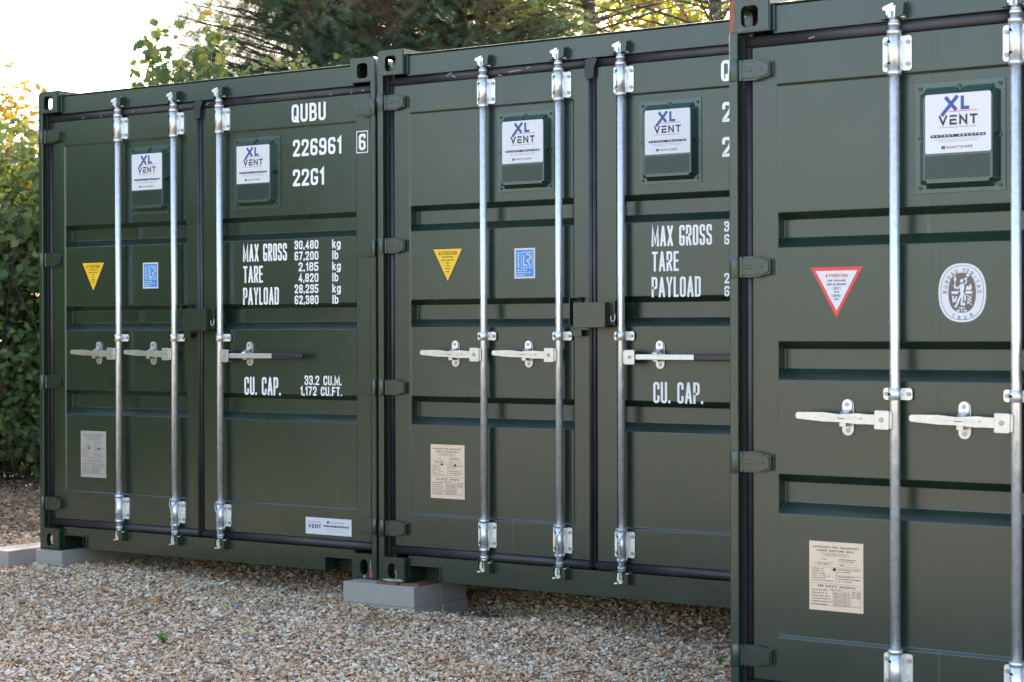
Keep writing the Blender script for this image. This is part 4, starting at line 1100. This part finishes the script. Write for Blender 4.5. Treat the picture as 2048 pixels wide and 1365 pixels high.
# hedge across the back left
hedge = tag(empty('maple_hedge', (-4.6, 16.6, -.03)), 'leafy green maple hedge behind the left edge of the far left container', 'hedge')
def hp():
    x = rng.uniform(-3.2, 2.9); z = 3.05 * rng.random() ** .8; top = 3.0 + .25 * math.sin(x * 3.1) + .1 * math.sin(x * 9)
    z = min(z, top); low = max(0, 1 - z / .9)
    return (x, rng.uniform(-.55, .5) + .35 * low, max(.32, z) + rng.normal(0, .04))
leaves('crown', clumps(1150, 24, hp, .11), .077, 'maple', hedge)
mb = MB(); rr = random.Random(3)
for k in range(70):
    x = rr.uniform(-3.1, 2.9); y = rr.uniform(-.2, .5); p = Vector((x, y, 0)); pts = [tuple(p)]; d = Vector((rr.uniform(-.35, .35), rr.uniform(-.3, .3), 1))
    for i in range(6): d += Vector((rr.uniform(-.25, .25), rr.uniform(-.25, .25), 0)); p = p + d.normalized() * .45; pts.append(tuple(p))
    r0 = rr.uniform(.008, .022); mb.tube(pts, [r0 * (1 - i / 8) for i in range(7)], 5)
for k in range(150):   # arching dead stems at the foot
    x = rr.uniform(-2.5, 2.6); y = -.5 + rr.uniform(-.5, .3); a = rr.uniform(-1, 1); l = rr.uniform(.3, .9); h = rr.uniform(.1, .6)
    mb.tube([(x, y, .0), (x + a * l * .3, y - .1, h * .8), (x + a * l * .7, y - .2, h), (x + a * l, y - .3, h * .6)], [.004, .0035, .003, .0015], 4)
ob('stem', mb.mesh('stem', ['bark']), hedge)
# dark interior shrubs so the hedge is dense
inner = clumps(900, 22, lambda: (rng.uniform(-3.2, 2.9), rng.uniform(.5, 2.2), rng.uniform(.05, 2.85)), .18); leaves('inner_foliage', inner, .17, 'maple', hedge, cheap=True)

sap = tag(empty('maple_sapling', (-2.62, 15.9, -.03)), 'thin maple sapling with lobed leaves rising over the roof of the far left container', 'tree')
tips = []
mb = MB(); rr = random.Random(12)
for (x1, z1, x0) in ((-.42, 3.78, -.15), (-.36, 3.66, -.1), (-.10, 3.60, .0), (-.26, 3.86, 0), (.10, 3.98, .1), (.0, 3.62, .1), (-.50, 3.56, -.2), (.2, 3.7, .1)):
    pts = [(x0 * .3, 0, 0), (x0, .05, 1.4), (x0 * .5 + x1 * .5, .05, 2.5), (x1, rr.uniform(-.1, .1), z1)]; mb.tube(pts, [.018, .014, .008, .003], 5)
    for k in range(16):
        z = 3.1 + (z1 - 3.05) * (k / 15) ** .8; q = (z - 2.5) / (z1 - 2.5); tips.append((x0 * .5 + x1 * .5 + (x1 * .5 - x0 * .5) * q + rr.uniform(-.09, .09), rr.uniform(-.2, .2), z + rr.uniform(-.04, .03)))
ob('trunk', mb.mesh('trunk', ['bark']), sap)
P = np.repeat(np.array(tips), 2, 0) + rng.normal(0, .04, (len(tips) * 2, 3)); leaves('crown', P, .098, 'maple', sap, (-.1, -.9, .25), .55)
P = clumps(120, 12, lambda: (rng.uniform(-.45, 1.1), rng.uniform(-.3, .4), rng.uniform(2.7, 3.50)), .09); leaves('lower_foliage', P, .07, 'maple', sap, (-.1, -.8, .5), .6)

# conifers
def spray():
    v = []; f = []; rr = random.Random(2)
    def tri(a, b, c_): n = len(v); v.extend((a, b, c_)); f.append((n, n + 1, n + 2))
    n = 8
    tri((0, -.010, 0), (0, .010, 0), (1, 0, -.16))
    for k in range(n):
        x = .06 + .88 * k / n; l = .36 * (1 - .5 * k / n) * rr.uniform(.7, 1.2); zz = -.16 * x * x
        for s_ in (-1, 1):
            up = rr.uniform(-.06, .09)
            e = (x + l * .80, s_ * l * .60, zz - .08 * l + up); tri((x, 0, zz), (x + .040, 0, zz), e)
            mx = (x + l * .42, s_ * l * .30, zz + up * .4)
            tri(mx, (mx[0] + .035, mx[1], mx[2]), (mx[0] + .19, mx[1] - s_ * .03, mx[2] - .03))
            tri(mx, (mx[0] + .0, mx[1] + s_ * .030, mx[2]), (mx[0] + .08, mx[1] + s_ * .15, mx[2] - .02))
    return v, f
SV, SF = spray()
def conifer(loc, H, rad, n_br, n_sp, label, live=1.0, z_lo=1.0, sparse=1.0, seed=1, size=.21, gr='conifers behind the containers'):
    r = random.Random(seed); root = tag(empty('conifer_tree', loc), label, 'tree', gr)
    mb = MB(); mb.tube([(0, 0, 0), (.05, 0, H * .4), (0, .03, H * .75), (0, 0, H)], [.13, .09, .05, .015], 8)
    Pg, Dg, Pd, Dd = [], [], [], []
    for k in range(n_br):
        z = (2.9 + 2.2 * r.random()) if k % 4 < 3 else z_lo + (H - .4 - z_lo) * (k + r.random()) / n_br; a = r.uniform(0, 2 * math.pi); rr_ = rad * (1 - .72 * max(0, (z - 2) / (H - 2)) ** 1.5) * r.uniform(.75, 1.1)
        dv = Vector((math.cos(a), math.sin(a), 0)); pts = []
        for i in range(6):
            s_ = i / 5; pts.append(Vector((0, 0, z)) + dv * rr_ * s_ + Vector((r.uniform(-.05, .05), r.uniform(-.05, .05), rr_ * (.30 * s_ - .05 * s_ * s_))))
        mb.tube([tuple(p) for p in pts], [.014 * (1 - i / 6.5) + .003 for i in range(6)], 5)
        m_ = max(3, int(n_sp * rr_ / rad)); dthr = {True: .34, False: -.15}[live > .5]
        for j in range(m_):
            s_ = r.random() ** .75 * 1.0; i = min(4, int(s_ * 5)); p = pts[i].lerp(pts[i + 1], s_ * 5 - i)
            side = r.uniform(-1.1, 1.1); d = (dv * r.uniform(.2, 1) + Vector((-dv.y, dv.x, 0)) * side * 1.2 + Vector((0, 0, r.uniform(-.9, .7)))).normalized()
            off = d * r.uniform(0, .30) * rad * .8
            q = p + off
            nz = mnoise.noise((q + Vector(loc)) * 1.9)
            dead = nz > dthr or r.random() < .03
            if not dead and s_ < .25: dead = r.random() < .2
            if (q.z < 3.2 and r.random() < .92) or (q.z > 5.6 and r.random() < .82): continue
            (Pd if dead else Pg).append(tuple(q)); (Dd if dead else Dg).append(tuple(d + Vector((0, 0, -.35 if dead else 0))))
    ob('trunk', mb.mesh('trunk', ['bark']), root)
    for nm, P, D, mk in (('crown', Pg, Dg, 'conifer'), ('dead_foliage', Pd, Dd, 'dead')):
        if not P: continue
        P = np.array(P); D = np.array(D); D /= np.linalg.norm(D, axis=1)[:, None]; n = len(P)
        up = np.array([0, 0, 1.0])[None] + rng.normal(0, .55, (n, 3)); y = np.cross(up, D); y /= np.linalg.norm(y, axis=1)[:, None]; z = np.cross(D, y)
        V, F = scatter(SV, SF, P, np.stack([D, y, z], 2), size * rng.uniform(.6, 1.2, n)); ob(nm, np_mesh(nm, V, F, mk), root)
    return root
conifer((-2.0, 19.0, -.03), 8.6, 1.50, 260, 84, 'dense dark green conifer with brown dead patches above the far left container', .88, .8, seed=4)
conifer((-.55, 19.6, -.03), 8.2, 1.50, 230, 84, 'dark green conifer above the joint of the left and middle containers', .90, .8, seed=9)
conifer((.80, 19.8, -.03), 7.8, 1.5, 60, 14, 'half bare conifer with dark branches above the middle of the middle container', .30, 1.2, seed=14)
conifer((2.05, 19.2, -.03), 8.0, 1.6, 75, 18, 'bare brown conifer above the right end of the middle container', .12, 1.2, seed=21)
conifer((3.7, 19.8, -.03), 8.0, 1.6, 50, 15, 'brown conifer behind the nearest container', .30, 1.2, seed=25)

for i, (x, y) in enumerate(((6.0, 18.5), (8.6, 16.0), (10.6, 12.8), (12.0, 9.0))):  # unseen row, added to screen bright sky from the casting reflections
    conifer((x, y, -.03), 7.6, 1.9, 60, 16, ('unseen dark conifer far behind the nearest container', 'unseen dark conifer beyond the right side of the yard', 'unseen dark conifer right of the nearest container', 'last unseen dark conifer of the row at the right')[i], .8, .8, seed=40 + i, size=.42)
def broad(loc, H, rad, n_c, per, label, mk, seed, size=.13, zl=1.5, gr='broadleaf trees beyond the conifers'):
    r = random.Random(seed); root = tag(empty('broadleaf_tree', loc), label, 'tree', gr)
    mb = MB(); mb.tube([(0, 0, 0), (.1, 0, H * .3), (.0, .1, H * .55)], [.16, .12, .08], 7); C_ = []
    for k in range(26):
        a = r.uniform(0, 6.28); z = r.uniform(H * .2, H * .75); e = Vector((math.cos(a) * rad * .85, math.sin(a) * rad * .85, min(H, z + r.uniform(.3, 1.6))))
        mb.tube([(0, 0, z * .8), tuple(e * .5 + Vector((0, 0, z * .45))), tuple(e)], [.05, .03, .008], 5)
    ob('trunk', mb.mesh('trunk', ['bark']), root)
    def fn():
        while True:
            p = rng.uniform(-1, 1, 3)
            if .25 < np.dot(p, p) < 1: break
        return (p[0] * rad, p[1] * rad, zl + (p[2] * .5 + .5) * (H - zl))
    P = clumps(n_c, per, fn, rad * .11); n = len(P)
    V, F = scatter(QV, QF, P, facing(n, (0, 0, 1), 1.0), size * rng.uniform(.6, 1.3, n)); ob('crown', np_mesh('crown', V, F, mk), root)
for i, (x, y, H, rd, lab) in enumerate(((-1.4, 33, 9, 2.3, 'sunlit yellow green tree glimpsed through the dark conifers'), (1.2, 34, 9.5, 2.5, 'bright yellow green tree seen through the bare branches above the middle container'),
      (4.0, 33, 9.2, 2.6, 'sunlit yellow green tree behind the brown conifer at the right'), (6.8, 35, 9, 2.5, 'yellow green tree beyond the nearest container'))):
    broad((x, y, -.03), H, rd, 520, 20, lab, 'yleaf', 30 + i, .17)
broad((-9.35, 30, -.03), 6.0, 2.0, 330, 20, 'pale golden autumn tree in sunshine beyond the hedge at the left edge', 'aleaf', 77, .15, 1.0, gr=None)
# unseen hedge left of the frame, its length shaped to tone the door reflections
h2 = tag(empty('unseen_side_hedge', (-7.4, 10.0, -.03)), 'unseen tall dark green hedge along the left side of the yard', 'hedge')
P = clumps(650, 12, lambda: (rng.uniform(-.8, .8), rng.uniform(-2.6, 6), rng.uniform(.1, 3.3)), .2); leaves('crown', P, .30, 'maple', h2, (.8, -.2, .5), .7, cheap=True)
mb = MB()
for k in range(14): yy = -2.3 + k * .6; mb.tube([(0, yy, 0), (.1, yy + .1, 1.5), (-.05, yy, 2.8)], [.05, .035, .012], 6)
ob('stem', mb.mesh('stem', ['bark']), h2)
print('stones', n1, n2, 'tris', sum(len(o.data.polygons) for o in bpy.data.objects if o.type == 'MESH'))
